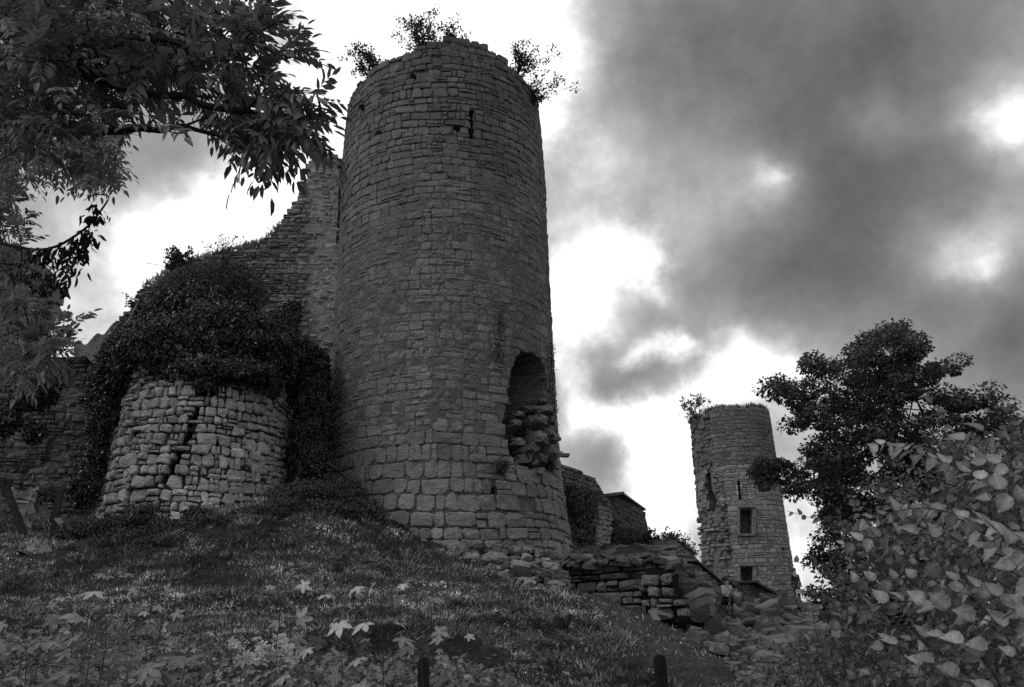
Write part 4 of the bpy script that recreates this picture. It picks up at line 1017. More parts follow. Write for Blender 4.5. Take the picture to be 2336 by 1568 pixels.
# ------------------------------------------------------------------ ash tree (branches reach in from the left)
def ash_leaf_geo(base, D, up, L, nl=5, llen=None, droop=.25):
    """one compound leaf: rachis and leaflets"""
    D = unit(D); side = unit(np.cross(D, up)); n = np.cross(side, D)
    ts = np.linspace(0, 1, 7); C = base + D * (ts * L)[:, None] + np.array([0, 0, -1.]) * (droop * L * ts ** 2)[:, None]
    m = MB(); m.tube(C, np.linspace(.0022, .0010, 7), 3, cap=False)
    pos, X, Nn, S = [], [], [], []
    ll = llen or L * .36
    for i in range(nl):
        t = .25 + .70 * i / nl; c = base + D * t * L + np.array([0, 0, -1.]) * droop * L * t * t; Dt = unit(D + np.array([0, 0, -1.]) * 2 * droop * t)
        for s in (-1, 1):
            x = Dt * .75 + side * s * .75 + np.array([0, 0, -.25]) + rng.normal(0, .12, 3)
            pos.append(c); X.append(x); Nn.append(n + side * s * .25 + rng.normal(0, .22, 3)); S.append(ll * (.72 + .4 * math.sin(math.pi * (i + .8) / nl)) * rng.uniform(.85, 1.12))
    pos.append(C[-1]); X.append(unit(D + np.array([0, 0, -1.]) * 2 * droop)); Nn.append(n); S.append(ll * 1.0)
    V, f = leaf_V('leaflet', np.array(pos), np.array(X), np.array(Nn), np.array(S)); k = V.shape[1]; off = (np.arange(len(pos)) * k)[:, None, None]
    m.add(V, [(q[None] + off).reshape(-1, q.shape[1]) for q in f])
    return m
def ash_tree(name, label, boughs, polys, trunk, mat, L0=.30, n_parts=300, bias=(.6, -.15), seed=1):
    global rng
    root = thing(name, label, 'tree', trunk[0]); org = np.array(trunk[0])
    m = MB(); m.tube(curve_pts(trunk, 12), np.linspace(.30, .16, len(curve_pts(trunk, 12))), 10); m.build('trunk', M_bark, root, org, smooth=True)
    BP = []
    for b in boughs:
        c = curve_pts([at(*q) if len(q) == 3 and not isinstance(q, np.ndarray) else q for q in b], 22, .015); mb = MB(); mb.tube(c, np.linspace(.045, .008, len(c)), 6); mb.build('branch', M_bark, root, org, smooth=True); BP.append(c)
    BPa = np.concatenate(BP); leaves = []; tw = MB()
    for (poly, n, Ya, Yb, ls, per, dvec) in polys:
        xs = [p[0] for p in poly]; ys = [p[1] for p in poly]; c = 0; t = 0
        while c < n and t < n * 40:
            t += 1; x, y = rng.uniform(min(xs), max(xs)), rng.uniform(min(ys), max(ys))
            if not pip(np.array([x]), np.array([y]), poly)[0]: continue
            c += 1; p = at(x, y, rng.uniform(Ya, Yb)); dd = np.linalg.norm((BPa - p) * [1, .6, 1], axis=1); q = BPa[dd.argmin()]
            out = unit(p - q + np.array([1e-3, 0, 0])); midp = (p + q) / 2 + rng.normal(0, .05, 3) + [0, 0, .06]
            cc = curve_pts([q, midp, p], 8); tw.tube(cc, np.linspace(.009, .0035, len(cc)), 4)
            for j in range(per):
                a = unit(out * .5 + rng.normal(0, .55, 3) * [1, .7, 1] + _r * dvec[0] + _u * dvec[1])
                Lf = L0 * ls * rng.uniform(.75, 1.2); leaves.append((cc[-1 - (j % 4)], a, Lf))
    tw.build('twig', M_twig, root, org, smooth=True)
    tips = np.array([b + a * L_ * .6 for b, a, L_ in leaves]); px, py = proj(tips); d = (tips - CAM) @ _f
    sc = np.array([l[2] for l in leaves]) / d; sc = np.where((px > 0) & (px < 2336) & (py > 0) & (py < 1568), sc, 0); order = np.argsort(-sc)
    mass = MB()
    for r_i, i in enumerate(order):
        b, a, L_ = leaves[i]; up = np.array([0, 0, 1.]) + rng.normal(0, .45, 3) - _f * .25
        g_ = ash_leaf_geo(b, a, up, L_, rng.integers(4, 6)); tn = float(np.clip(rng.normal(1, .25), .5, 1.8))
        if r_i < n_parts:
            g_.T = [np.full(len(v), tn) for v in g_.V]; g_.build('leaf', mat, root, org)
        else:
            V = np.concatenate(g_.V); mass.add(V, [np.concatenate(f) for f in g_.F.values()], tn)
    if mass.n: mass.build('foliage', mat, root, org, kind='stuff')
    return root
ASH_P = [(-30, -30), (420, -30), (440, 30), (500, 75), (560, 60), (600, 95), (640, 120), (600, 150), (560, 180), (580, 260), (560, 320), (500, 340), (460, 290), (400, 310), (340, 270), (280, 285), (220, 270), (120, 290), (60, 350), (-30, 400)]
ash_tree('ash_tree', 'big ash tree whose long feathered leaves hang across the sky by the tower', [
    [(-260, 60, 5.6), (0, 130, 5.0), (250, 190, 4.6), (470, 240, 4.3), (640, 270, 4.1), (735, 262, 4.0)],
    [(-260, 60, 5.6), (60, 60, 5.0), (300, 80, 4.6), (500, 110, 4.3), (640, 135, 4.1)],
    [(-200, 200, 5.4), (60, 260, 5.2), (250, 300, 4.8), (420, 290, 4.5), (540, 330, 4.3)],
    [(-260, 60, 5.6), (100, 5, 5.2), (400, -10, 4.8)]],
    [(ASH_P, 118, 3.9, 5.6, .95, 4, (.35, -.15)), ([(560, 190), (630, 190), (720, 245), (720, 300), (640, 325), (540, 325)], 26, 3.8, 4.4, .95, 3, (.4, -.35)), ([(500, 40), (620, 60), (650, 120), (600, 180), (520, 150)], 9, 3.8, 4.4, .85, 3, (.5, 0)),
     ([(500, 50), (610, 40), (660, 120), (560, 110)], 9, 3.9, 4.3, .8, 3, (.4, .1)), ([(-30, -30), (400, -30), (420, 180), (300, 260), (-30, 260)], 80, 4.4, 6.5, 1.0, 5, (.2, -.3))],
    [(-6.5, 5.5, 0.2), (-6.3, 5.6, 3.0), (-5.6, 5.6, 5.4), at(-260, 60, 5.6)], M_ash)
ash_tree('ash_tree', 'second ash tree with smaller paler leaves below the big one at the far left', [
    [(-200, 350, 9.5), (0, 370, 9.0), (140, 350, 8.6), (235, 380, 8.4)], [(-200, 640, 8.5), (0, 730, 7.8), (90, 760, 7.4), (150, 790, 7.2)],
    [(-200, 560, 9), (-20, 600, 8.5), (60, 700, 8)], [(-200, 350, 9.5), (-10, 460, 9), (40, 520, 8.6)]],
    [([(-30, 300), (270, 290), (265, 350), (235, 400), (200, 420), (150, 360), (100, 400), (60, 420), (-30, 430)], 75, 7.6, 9.5, 1.0, 5, (.15, -.3)),
     ([(-30, 420), (40, 440), (70, 500), (60, 560), (90, 620), (60, 700), (120, 730), (150, 760), (120, 810), (50, 840), (-30, 860)], 62, 7.0, 9.0, .8, 5, (.3, .1)),
     ([(60, 720), (155, 735), (150, 800), (100, 840), (30, 870)], 14, 6.8, 7.6, .9, 5, (.5, .2))],
    [(-9.5, 9.5, .6), (-9.2, 9.5, 4.0), (-7.6, 9.5, 6.5), at(-200, 350, 9.5)], M_ashl, n_parts=300)
# withered branch
wb = thing('withered_branch', 'dead hanging branch with curled black leaves between the ash foliage', 'branch', at(-80, 535, 6.5))
mb = MB(); L1 = curve_pts([at(-120, 520, 6.7), at(20, 560, 6.3), at(110, 568, 6.0), at(190, 525, 5.9), at(232, 478, 5.9), at(247, 448, 5.9), at(215, 446, 5.9), at(190, 458, 5.9)], 40); mb.tube(L1, np.linspace(.016, .003, len(L1)), 5)
L2 = curve_pts([at(-120, 590, 6.6), at(60, 610, 6.2), at(105, 650, 6.1), at(150, 610, 6.0)], 16); mb.tube(L2, np.linspace(.010, .003, len(L2)), 4); mb.build('stem', M_bark, wb, wb.location)
pos = []
for (x0, y0, x1, y1, n) in [(215, 465, 222, 478, 8), (205, 490, 232, 500, 26), (190, 520, 218, 560, 34), (192, 560, 196, 595, 14), (150, 540, 185, 590, 34), (130, 590, 170, 640, 34), (148, 640, 152, 670, 14), (90, 560, 140, 600, 34), (80, 620, 120, 665, 30), (60, 565, 110, 590, 20)]:
    for i in range(int(n * 2.2)): pos.append(at(rng.normal((x0 + x1) / 2, (x1 - x0) / 2.6 + 2), rng.uniform(y0, y1), 5.95 + rng.normal(0, .06)))
pos = np.array(pos); n_ = len(pos)
leaf_parts('leaf', 'leaflet', pos, rdir(n_) * .7 - [0, 0, .9], rdir(n_), rng.uniform(.05, .10, n_), M_dry, wb)

# ------------------------------------------------------------------ trees on the right
def crown_tree(name, label, poly, n_cl, Yc, Yd, rcl, nleaf, lsz, mat, trunk, tr=(.35, .15), sharp=True, limbs=26, shade=1.0, cat='tree'):
    root = thing(name, label, cat, trunk[0]); org = np.array(trunk[0]); c = curve_pts(trunk, 14)
    m = MB(); m.tube(c, np.linspace(tr[0], tr[1], len(c)), 9); m.build('trunk', M_bark, root, org, smooth=True)
    xs = [p[0] for p in poly]; ys = [p[1] for p in poly]; C = []; t = 0
    while len(C) < n_cl and t < n_cl * 60:
        t += 1; x, y = rng.uniform(min(xs), max(xs)), rng.uniform(min(ys), max(ys))
        if not pip(np.array([x]), np.array([y]), poly)[0]: continue
        C.append(at(x, y, Yc + rng.uniform(-Yd, Yd)))
    C = np.array(C); rad = rng.uniform(.6, 1.3, len(C)) * rcl
    n = len(C) * nleaf; k = np.repeat(np.arange(len(C)), nleaf); d = rdir(n)
    pos = C[k] + d * (rad[k] * rng.uniform(.55, 1.08, n))[:, None] * [1.15, 1.15, .7]
    X = d * .6 + rdir(n) * .6 - [0, 0, .35]; Nn = d * .5 + np.array([0, 0, .9]) + rdir(n) * .45
    tn = np.clip(rng.normal(1, .25, n), .4, 2) * (.75 + .5 * rng.random(len(C)))[k] * shade
    leaf_mass('foliage', 'quad', pos, X, Nn, rng.uniform(.7, 1.3, n) * lsz, mat, root, tn, wid=np.full(n, 1.25))
    for i in rng.choice(len(C), min(limbs, len(C)), replace=False):
        p = C[i]; j = int(rng.integers(len(c) // 2, len(c))); q = c[j]; mm_ = MB(); cc = curve_pts([q, (p + q) / 2 + [0, 0, -.1 * np.linalg.norm(p - q)], p], 10, .03); mm_.tube(cc, np.linspace(tr[1] * .55, .015, len(cc)), 5); mm_.build('branch', M_bark, root, org, smooth=True)
    return root
g0 = ground_pt(2050, 1420, 20, 40)
LIME = [(1752, 878), (1790, 850), (1845, 818), (1900, 825), (1928, 850), (1938, 795), (1990, 762), (2040, 738), (2085, 752), (2108, 778), (2098, 835), (2130, 838), (2185, 815), (2205, 850), (2250, 865), (2262, 905), (2300, 930), (2360, 950), (2400, 1350), (1860, 1380),
        (1850, 1290), (1880, 1220), (1885, 1160), (1850, 1140), (1800, 1120), (1775, 1085), (1790, 1050), (1830, 1040), (1860, 990), (1840, 960), (1790, 1010), (1785, 985), (1800, 950), (1790, 915), (1765, 900)]
crown_tree('lime_tree', 'tall dark broadleaved tree standing right of the distant tower', LIME, 560, 31, 2.4, .40, 170, .14, M_chest,
           [tuple(g0), tuple(g0 + [0, 0, 3]), tuple(at(2040, 1050, 31.5)), tuple(at(2035, 800, 31.5))], (.4, .05), limbs=46)
twg = thing('lime_bough', 'low leafy bough of the dark tree reaching across the distant tower', 'bough', at(1850, 1085, 29)); mb = MB(); cc = curve_pts([at(1850, 1085, 29), at(1790, 1065, 29), at(1735, 1068, 29)], 10); mb.tube(cc, np.linspace(.05, .015, len(cc)), 5); mb.build('branch', M_bark, twg, twg.location)
k = 2600; kk = rng.integers(0, 7, k); CC = np.array([at(*q) for q in [(1742, 1060, 29), (1728, 1078, 29), (1755, 1085, 29), (1775, 1060, 29), (1750, 1070, 29.3), (1800, 1070, 29), (1745, 1105, 29)]]); dd = rdir(k)
leaf_mass('foliage', 'quad', CC[kk] + dd * rng.uniform(.3, 1, (k, 1)) * .32 * [1.2, 1, .8], dd + rdir(k), rdir(k) + [0, 0, .8], rng.uniform(.08, .15, k), M_chest, twg)
g0 = ground_pt(1560, 1340, 40, 60)
crown_tree('small_tree', 'small open crowned tree beyond the sloping wall', [(1520, 1222), (1545, 1216), (1565, 1235), (1578, 1262), (1568, 1285), (1545, 1268), (1522, 1250)], 34, 62, .8, .42, 50, .22, M_chest,
           [(at(1548, 1340, 62)[0], 62, 2.5), tuple(at(1550, 1290, 62)), tuple(at(1545, 1240, 62))], (.15, .06), limbs=14)

# ---- hazel shrub close to the camera
def hazel(name, label, sprays, mat, lsz, org, n_parts, step=.055, tone0=1.0, spread=.5, face=-.35):
    root = thing(name, label, 'shrub', org); mb = MB(); P, X, Nn, S, Tn = [], [], [], [], []
    for (a, b, ln_t) in sprays:
        a, b = np.asarray(a, float), np.asarray(b, float); Lg = np.linalg.norm(b - a)
        mid_ = (a + b) / 2 + np.array([0, 0, .10 * Lg]) + rng.normal(0, .04, 3)
        c = curve_pts([a, mid_, b], 14); mb.tube(c, np.linspace(.003, .001, len(c)), 4, tone=1.8)
        n = int(Lg / step); s = 1
        D = unit(b - a); sd = unit(np.cross(D, _f)); tn = ln_t
        for i in range(2, n):
            t = i / n; q = c[min(int(t * (len(c) - 1)), len(c) - 1)] * (1 - (t * (len(c) - 1)) % 1) + c[min(int(t * (len(c) - 1)) + 1, len(c) - 1)] * ((t * (len(c) - 1)) % 1)
            s = -s; x = D * .55 + sd * s * .8 + np.array([0, 0, -.15]) + rng.normal(0, .28, 3)
            P.append(q); X.append(x); big = 1.12 if tn > 1.15 else 1.0
            Nn.append(np.array([0, face - (.3 if tn > 1.15 else 0), .75]) + rng.normal(0, spread * (.6 if tn > 1.15 else 1), 3)); S.append(lsz * .92 * big * rng.uniform(.7, 1.2) * (1.1 - .4 * t)); Tn.append(min(tn, 1.35) * rng.uniform(.6, 1.15))
    mb.build('stem', M_twig, root, org, smooth=True)
    P, X, Nn, S, Tn = map(np.array, (P, X, Nn, S, Tn))
    leaf_parts('leaf', 'round', P, X, Nn, S, mat, root, n_parts, Tn * tone0)
    return root
sp = []
hand = [((2440, 1330, 2.4), (1885, 1250, 3.0), 1.6), ((2440, 1200, 2.2), (1990, 1010, 3.0), 1.4), ((2460, 1120, 2.0), (2150, 1090, 2.4), 1.7), ((2440, 1480, 2.4), (1890, 1420, 3.0), 1.5), ((2440, 1400, 2.2), (2050, 1160, 2.9), 1.3),
        ((2400, 1620, 2.6), (1900, 1560, 3.2), 1.1), ((2300, 1500, 3.4), (1795, 1165, 3.9), .7), ((2200, 1420, 3.6), (1800, 1280, 3.9), .6), ((2200, 1480, 3.6), (1805, 1335, 4.0), .7), ((2400, 1350, 3.0), (2105, 885, 3.6), .9),
        ((2420, 1200, 3.0), (2282, 905, 3.3), .7), ((2420, 1000, 3.0), (2300, 920, 3.2), .7), ((2430, 1560, 2.3), (2100, 1330, 2.8), 1.2), ((2430, 1250, 2.0), (2240, 1180, 2.2), 1.8), ((2300, 1640, 3.0), (1760, 1470, 3.8), .9), ((2440, 1290, 2.3), (1960, 1190, 3.0), 1.3), ((2440, 1440, 2.5), (1930, 1330, 3.1), 1.4), ((2450, 1540, 2.3), (2000, 1480, 2.9), 1.4), ((2440, 1060, 2.6), (2130, 985, 3.0), 1.2), ((2450, 1380, 2.1), (2180, 1290, 2.4), 1.6), ((2350, 1640, 2.4), (2080, 1560, 2.8), 1.3)]
for a, b, t in hand: sp.append((at(*a), at(*b), t))
HZ = [(1760, 1560), (1745, 1490), (1850, 1400), (1830, 1330), (1830, 1290), (1895, 1240), (1890, 1160), (1950, 1085), (2030, 1010), (2100, 950), (2160, 970), (2240, 970), (2290, 930), (2360, 950), (2400, 1600), (1780, 1600)]
c = 0
HZN = [(1960, 1560), (1900, 1470), (1960, 1330), (2030, 1200), (2130, 1080), (2250, 1020), (2400, 1000), (2400, 1600)]
while c < 75:
    x, y = rng.uniform(1745, 2380), rng.uniform(930, 1600)
    if not pip(np.array([x]), np.array([y]), HZN)[0]: continue
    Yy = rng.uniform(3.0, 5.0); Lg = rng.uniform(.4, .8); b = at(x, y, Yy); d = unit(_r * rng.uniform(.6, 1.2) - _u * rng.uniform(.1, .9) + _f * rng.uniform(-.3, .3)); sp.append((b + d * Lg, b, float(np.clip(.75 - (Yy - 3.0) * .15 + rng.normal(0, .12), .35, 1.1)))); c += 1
hazel('hazel_shrub', 'pale rounded leaved shrub leaning in close at the lower right', sp, M_shrub, .058, (2.6, 3.6, .2), 300, .034)
sp = []; c = 0
while c < 640:
    x, y = rng.uniform(1740, 2380), rng.uniform(960, 1600)
    if not pip(np.array([x - 12]), np.array([y - 12]), HZ)[0]: continue
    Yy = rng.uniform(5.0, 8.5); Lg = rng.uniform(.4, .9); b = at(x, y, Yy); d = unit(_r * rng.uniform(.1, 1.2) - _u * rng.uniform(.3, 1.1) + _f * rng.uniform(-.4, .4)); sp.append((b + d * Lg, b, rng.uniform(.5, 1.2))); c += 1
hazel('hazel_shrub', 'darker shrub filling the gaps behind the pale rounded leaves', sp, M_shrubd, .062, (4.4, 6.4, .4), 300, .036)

# ------------------------------------------------------------------ maple saplings
def sapling(px, py, Y, h, label, size=.11, tone=1.0, pairs=6, lean=0.0):
    top = at(px, py, Y); bx, by_ = top[0] + lean, top[1]; bz = max(float(gz(bx, by_)), top[2] - h); base = np.array([bx, by_, bz if bz > top[2] - h else float(gz(bx, by_))])
    base[2] = float(gz(bx, by_)); root = thing('maple_sapling', label, 'sapling', base, 'maple saplings along the foot of the slope')
    c = curve_pts([base + [rng.normal(0, .12), 0, 0], base * .66 + top * .34 + rng.normal(0, .035, 3), base * .33 + top * .67 + rng.normal(0, .03, 3), top], 18, .004); mb = MB(); mb.tube(c, np.linspace(.005, .002, len(c)), 5, tone=1.6)
    Hh = np.linalg.norm(top - base); P, X, Nn, S, Tn = [], [], [], [], []
    for i in range(pairs):
        t = 1 - (i / pairs) ** 1.15 * min(1, h / Hh); q = c[int(t * (len(c) - 1))]; a0_ = rng.uniform(0, 3.14) if i % 2 else rng.uniform(-.5, .5)
        for s in (0, 1, 2) if i == 0 else (0, 1):
            a = a0_ + s * (2.1 if i == 0 else 3.14) + rng.normal(0, .25); dh = np.array([math.cos(a), math.sin(a), .35]); pl = size * rng.uniform(.5, .9)
            e = q + unit(dh) * pl; mb.tube([q, (q + e) / 2 + [0, 0, .01], e], .0018, 3, cap=False)
            P.append(e - unit(dh) * 0.0); X.append(np.array([math.cos(a), math.sin(a), -.25 + rng.normal(0, .2)])); Nn.append(np.array([0, -.3, 1.]) + rng.normal(0, .5, 3)); S.append(size * .8 * rng.uniform(.7, 1.25) * (1 - .25 * (i == 0))); Tn.append(tone * (1.12 if i < 2 else .66) * rng.uniform(.7, 1.15))
    mb.build('stem', M_twig, root, base, smooth=True)
    P, X, Nn, S, Tn = map(np.array, (P, X, Nn, S, Tn)); V, f = leaf_V('maple', P, X, Nn, S)
    for i in range(len(P)): link('leaf', mesh_np('leaf', V[i] - base, f, M_maple, float(Tn[i]) * TPL_T['maple'], False), root)
for a in [(250, 1325, 4.2, .62, 'tallest maple sapling of the left clump, standing above the others', .115, .95, 6), (345, 1358, 4.3, .5, 'maple sapling just right of the tallest one', .115, 1.05, 5),
          (165, 1375, 4.1, .5, 'maple sapling just left of the tallest one', .115, .9, 5), (60, 1395, 4.0, .45, 'maple sapling at the far left edge of the slope', .12, .8, 5), (110, 1378, 4.5, .45, 'second maple sapling from the left edge', .11, .9, 5),
          (370, 1408, 4.0, .45, 'short maple sapling at the right end of the left clump', .11, .85, 5), (310, 1425, 4.5, .4, 'low dull maple sapling in the middle of the left clump', .1, .75, 4), (215, 1420, 3.8, .4, 'wide leaved maple sapling in front of the tallest', .12, .8, 5),
          (435, 1460, 4.2, .3, 'small two leaved maple sapling left of the white flowers', .10, .75, 3), (552, 1466, 4.4, .3, 'tiny pale maple sapling just below the white flowers', .09, .8, 3),
          (642, 1345, 4.3, .65, 'slender maple sapling with a pale crown, alone in mid slope', .115, 1.2, 6, .10), (770, 1365, 4.2, .55, 'maple sapling just left of the brightest one', .115, 1.05, 5, .06),
          (868, 1352, 4.1, .68, 'brightest maple sapling, right of the middle of the row', .125, 1.35, 6, .12), (950, 1340, 4.3, .72, 'tall thin maple sapling beside the dark fence post', .11, 1.0, 7, .03),
          (1030, 1462, 4.4, .35, 'last maple sapling of the row, right of the dark post', .105, 1.15, 4), (720, 1490, 3.9, .3, 'low maple sapling just right of the slender one that stands alone', .12, 1.0, 3), (60, 1480, 3.6, .3, 'dark low maple sapling in the bottom corner', .12, .6, 3), (300, 1500, 3.6, .3, 'dark spreading maple sapling under the left clump', .13, .6, 4)]:
    sapling(*a)

# ------------------------------------------------------------------ posts, planks, scraps
def post(px, py, Y, w, h, label, ang=(0, 0), name='fence_post', round_top=True, mat=M_wood, cat='post', group=None, tone=1.0):
    p = at(px, py, Y); m = []; prof = [(-.5, 0), (.5, 0)] + [(.5 * math.cos(a), 1 + .5 * w / h * math.sin(a) * (1 if round_top else .1)) for a in np.linspace(0, math.pi, 9)]
    prof = [(x * w, (y * h) - h) for x, y in prof]; n = len(prof)
    V = [(x, -w * .4, z) for x, z in prof] + [(x, w * .4, z) for x, z in prof]
    V = np.array(V) @ rot_euler(ang[0], ang[1], .15).T
    mb = MB(); mb.add(V, [[list(range(n)), [n + i for i in range(n)][::-1]], [[i, (i + 1) % n, n + (i + 1) % n, n + i][::-1] for i in range(n)]], tone)
    o = mb.build(name, mat, None, (0, 0, 0), label=label, cat=cat, group=group); o.location = tuple(p); return o
post(1505, 1507, 6.4, .08, 1.3, 'round topped dark fence post at the foot of the bare slope')
post(966, 1513, 5.6, .075, 1.2, 'dark fence post hidden among the maple saplings')
def beam(name, a, b, w, t, mat, label, cat, tone=1.0):
    mb = MB(); slab(mb, a, b, w, t, tone); return mb.build(name, mat, None, (0, 0, 0), label=label, cat=cat)
beam('timber_post', at(14, 1112, 19.2), at(58, 1228, 18.8), .13, .12, M_wood, 'dark leaning timber at the left edge, tilted to the right', 'timber')
beam('timber_post', at(5, 1096, 19.3), at(13, 1132, 19.3), .10, .10, M_wood, 'short dark stake left of the forked timber top', 'timber')
beam('timber_post', at(23, 1097, 19.3), at(16, 1126, 19.25), .09, .09, M_wood, 'short dark stake leaning right at the forked timber top', 'timber')
beam('timber_post', at(142, 1112, 19.4), at(114, 1236, 18.9), .12, .12, M_wood, 'dark leaning timber left of the bastion, tilted to the left', 'timber')
beam('timber_post', at(134, 1122, 19.6), at(118, 1190, 19.3), .09, .09, M_wood, 'thinner dark timber propped against the one left of the bastion', 'timber')
beam('plank', at(131, 1184, 19.0), at(152, 1210, 18.7), .14, .04, M_rub, 'short grey plank leaning beside the dark timber', 'plank', 1.0)
beam('plank', at(50, 1172, 19.2), at(62, 1205, 19.0), .18, .05, M_rub, 'grey plank standing under the pale board', 'plank', 1.2)
beam('plank', at(905, 1246, 19.4), at(958, 1254, 19.3), .16, .05, M_woodpale, 'pale plank lying in the grass at the tower foot', 'plank', .8)
beam('plank', at(1812 * .82, 1395, 15.6), at(1500, 1418, 15.2), .12, .05, M_woodpale, 'weathered plank lying on the bare earth slope', 'plank', .45)
# pale broken board with a notch
brd = thing('broken_box', 'pale broken box shell lying open among the scrap timber', 'box', at(55, 1175, 19.3)); o_ = brd.location
mb = MB(); slab(mb, at(40, 1146, 19.2), at(69, 1148, 19.3), .35, .05); mb.build('lid', M_pale, brd, o_)
mb = MB(); slab(mb, at(40, 1152, 19.12), at(68, 1153, 19.2), .05, .14); slab(mb, at(66, 1150, 19.2), at(74, 1172, 19.25), .05, .16); mb.build('side', M_rag, brd, o_)
mb = MB(); slab(mb, at(42, 1172, 19.05), at(58, 1173, 19.1), .05, .26); mb.build('panel', M_rag, brd, o_)
def crumple(name, label, P4, mat, amp, cat, n=12, tone=1.0):
    P4 = [np.asarray(p, float) for p in P4]; V = []
    for i in range(n):
        for j in range(n):
            s, t = i / (n - 1), j / (n - 1); p = (P4[0] * (1 - s) + P4[1] * s) * (1 - t) + (P4[3] * (1 - s) + P4[2] * s) * t
            V.append(p + rng.normal(0, amp * .35, 3) + np.array([0, -.3, 1]) * amp * float(fbm(s * 5, t * 5, len(label), 2)) * 2)
    mb = MB(); mb.add(V, [[[i * n + j, (i + 1) * n + j, (i + 1) * n + j + 1, i * n + j + 1] for i in range(n - 1) for j in range(n - 1)]], tone)
    o = mb.build(name, mat, None, label=label, cat=cat); s_ = o.modifiers.new('thickness', 'SOLIDIFY'); s_.thickness = .01; return o
crumple('crumpled_sheet', 'black crumpled plastic sheet lying on the scrap behind the timbers', [at(85, 1120, 19.9), at(135, 1118, 20), at(132, 1142, 19.6), at(88, 1146, 19.5)], M_dry, .10, 'plastic sheet')
crumple('crumpled_sheet', 'pale torn sheet and paper heaped behind the forked timber', [at(18, 1118, 19.9), at(86, 1116, 20), at(88, 1142, 19.6), at(20, 1146, 19.5)], M_rag, .12, 'plastic sheet', tone=.7)
pg = [ground_pt(36, 1272, 12, 22, .03), ground_pt(100, 1264, 12, 22, .03), ground_pt(104, 1248, 12, 22, .08), ground_pt(60, 1250, 12, 22, .08)]
crumple('crumpled_cloth', 'pale crumpled cloth lying on the grass below the timbers', pg, M_rag, .10, 'cloth', tone=1.0)
# tree stump
sp_ = ground_pt(1270, 1445, 9, 16); st = thing('tree_stump', 'small dark split stump standing in the grass slope', 'stump', sp_)
for (dx, hh, rr_, tl) in [(0, .30, .10, .05), (.10, .34, .045, .12), (-.07, .2, .05, -.2)]:
    mb = MB(); b = np.array(sp_) + [dx, 0, -.08]; mb.tube([b, b + [tl * .3, 0, hh * .5], b + [tl, 0, hh]], [rr_ * 1.35, rr_, rr_ * .75], 8); mb.build('stub', M_bark, st, sp_)
# cut branches lying in the grass
bp0 = ground_pt(1000, 1345, 10, 20, .05); bh = thing('brushwood', 'tangle of cut branches lying on the grass above the saplings', 'brushwood', bp0)
for i in range(24):
    a = ground_pt(rng.uniform(870, 1090), rng.uniform(1315, 1385), 9, 20, rng.uniform(.02, .12)); dv = np.array([rng.uniform(-.7, .7), rng.uniform(-.3, .3), rng.uniform(-.05, .2)]); m_ = MB(); m_.tube(curve_pts([a, a + dv * .5 + [0, 0, .06], a + dv], 8, .01), np.linspace(.012, .003, 9)[:len(curve_pts([a, a, a], 8))], 4, tone=2.6); m_.build('branch', M_twig, bh, bp0)

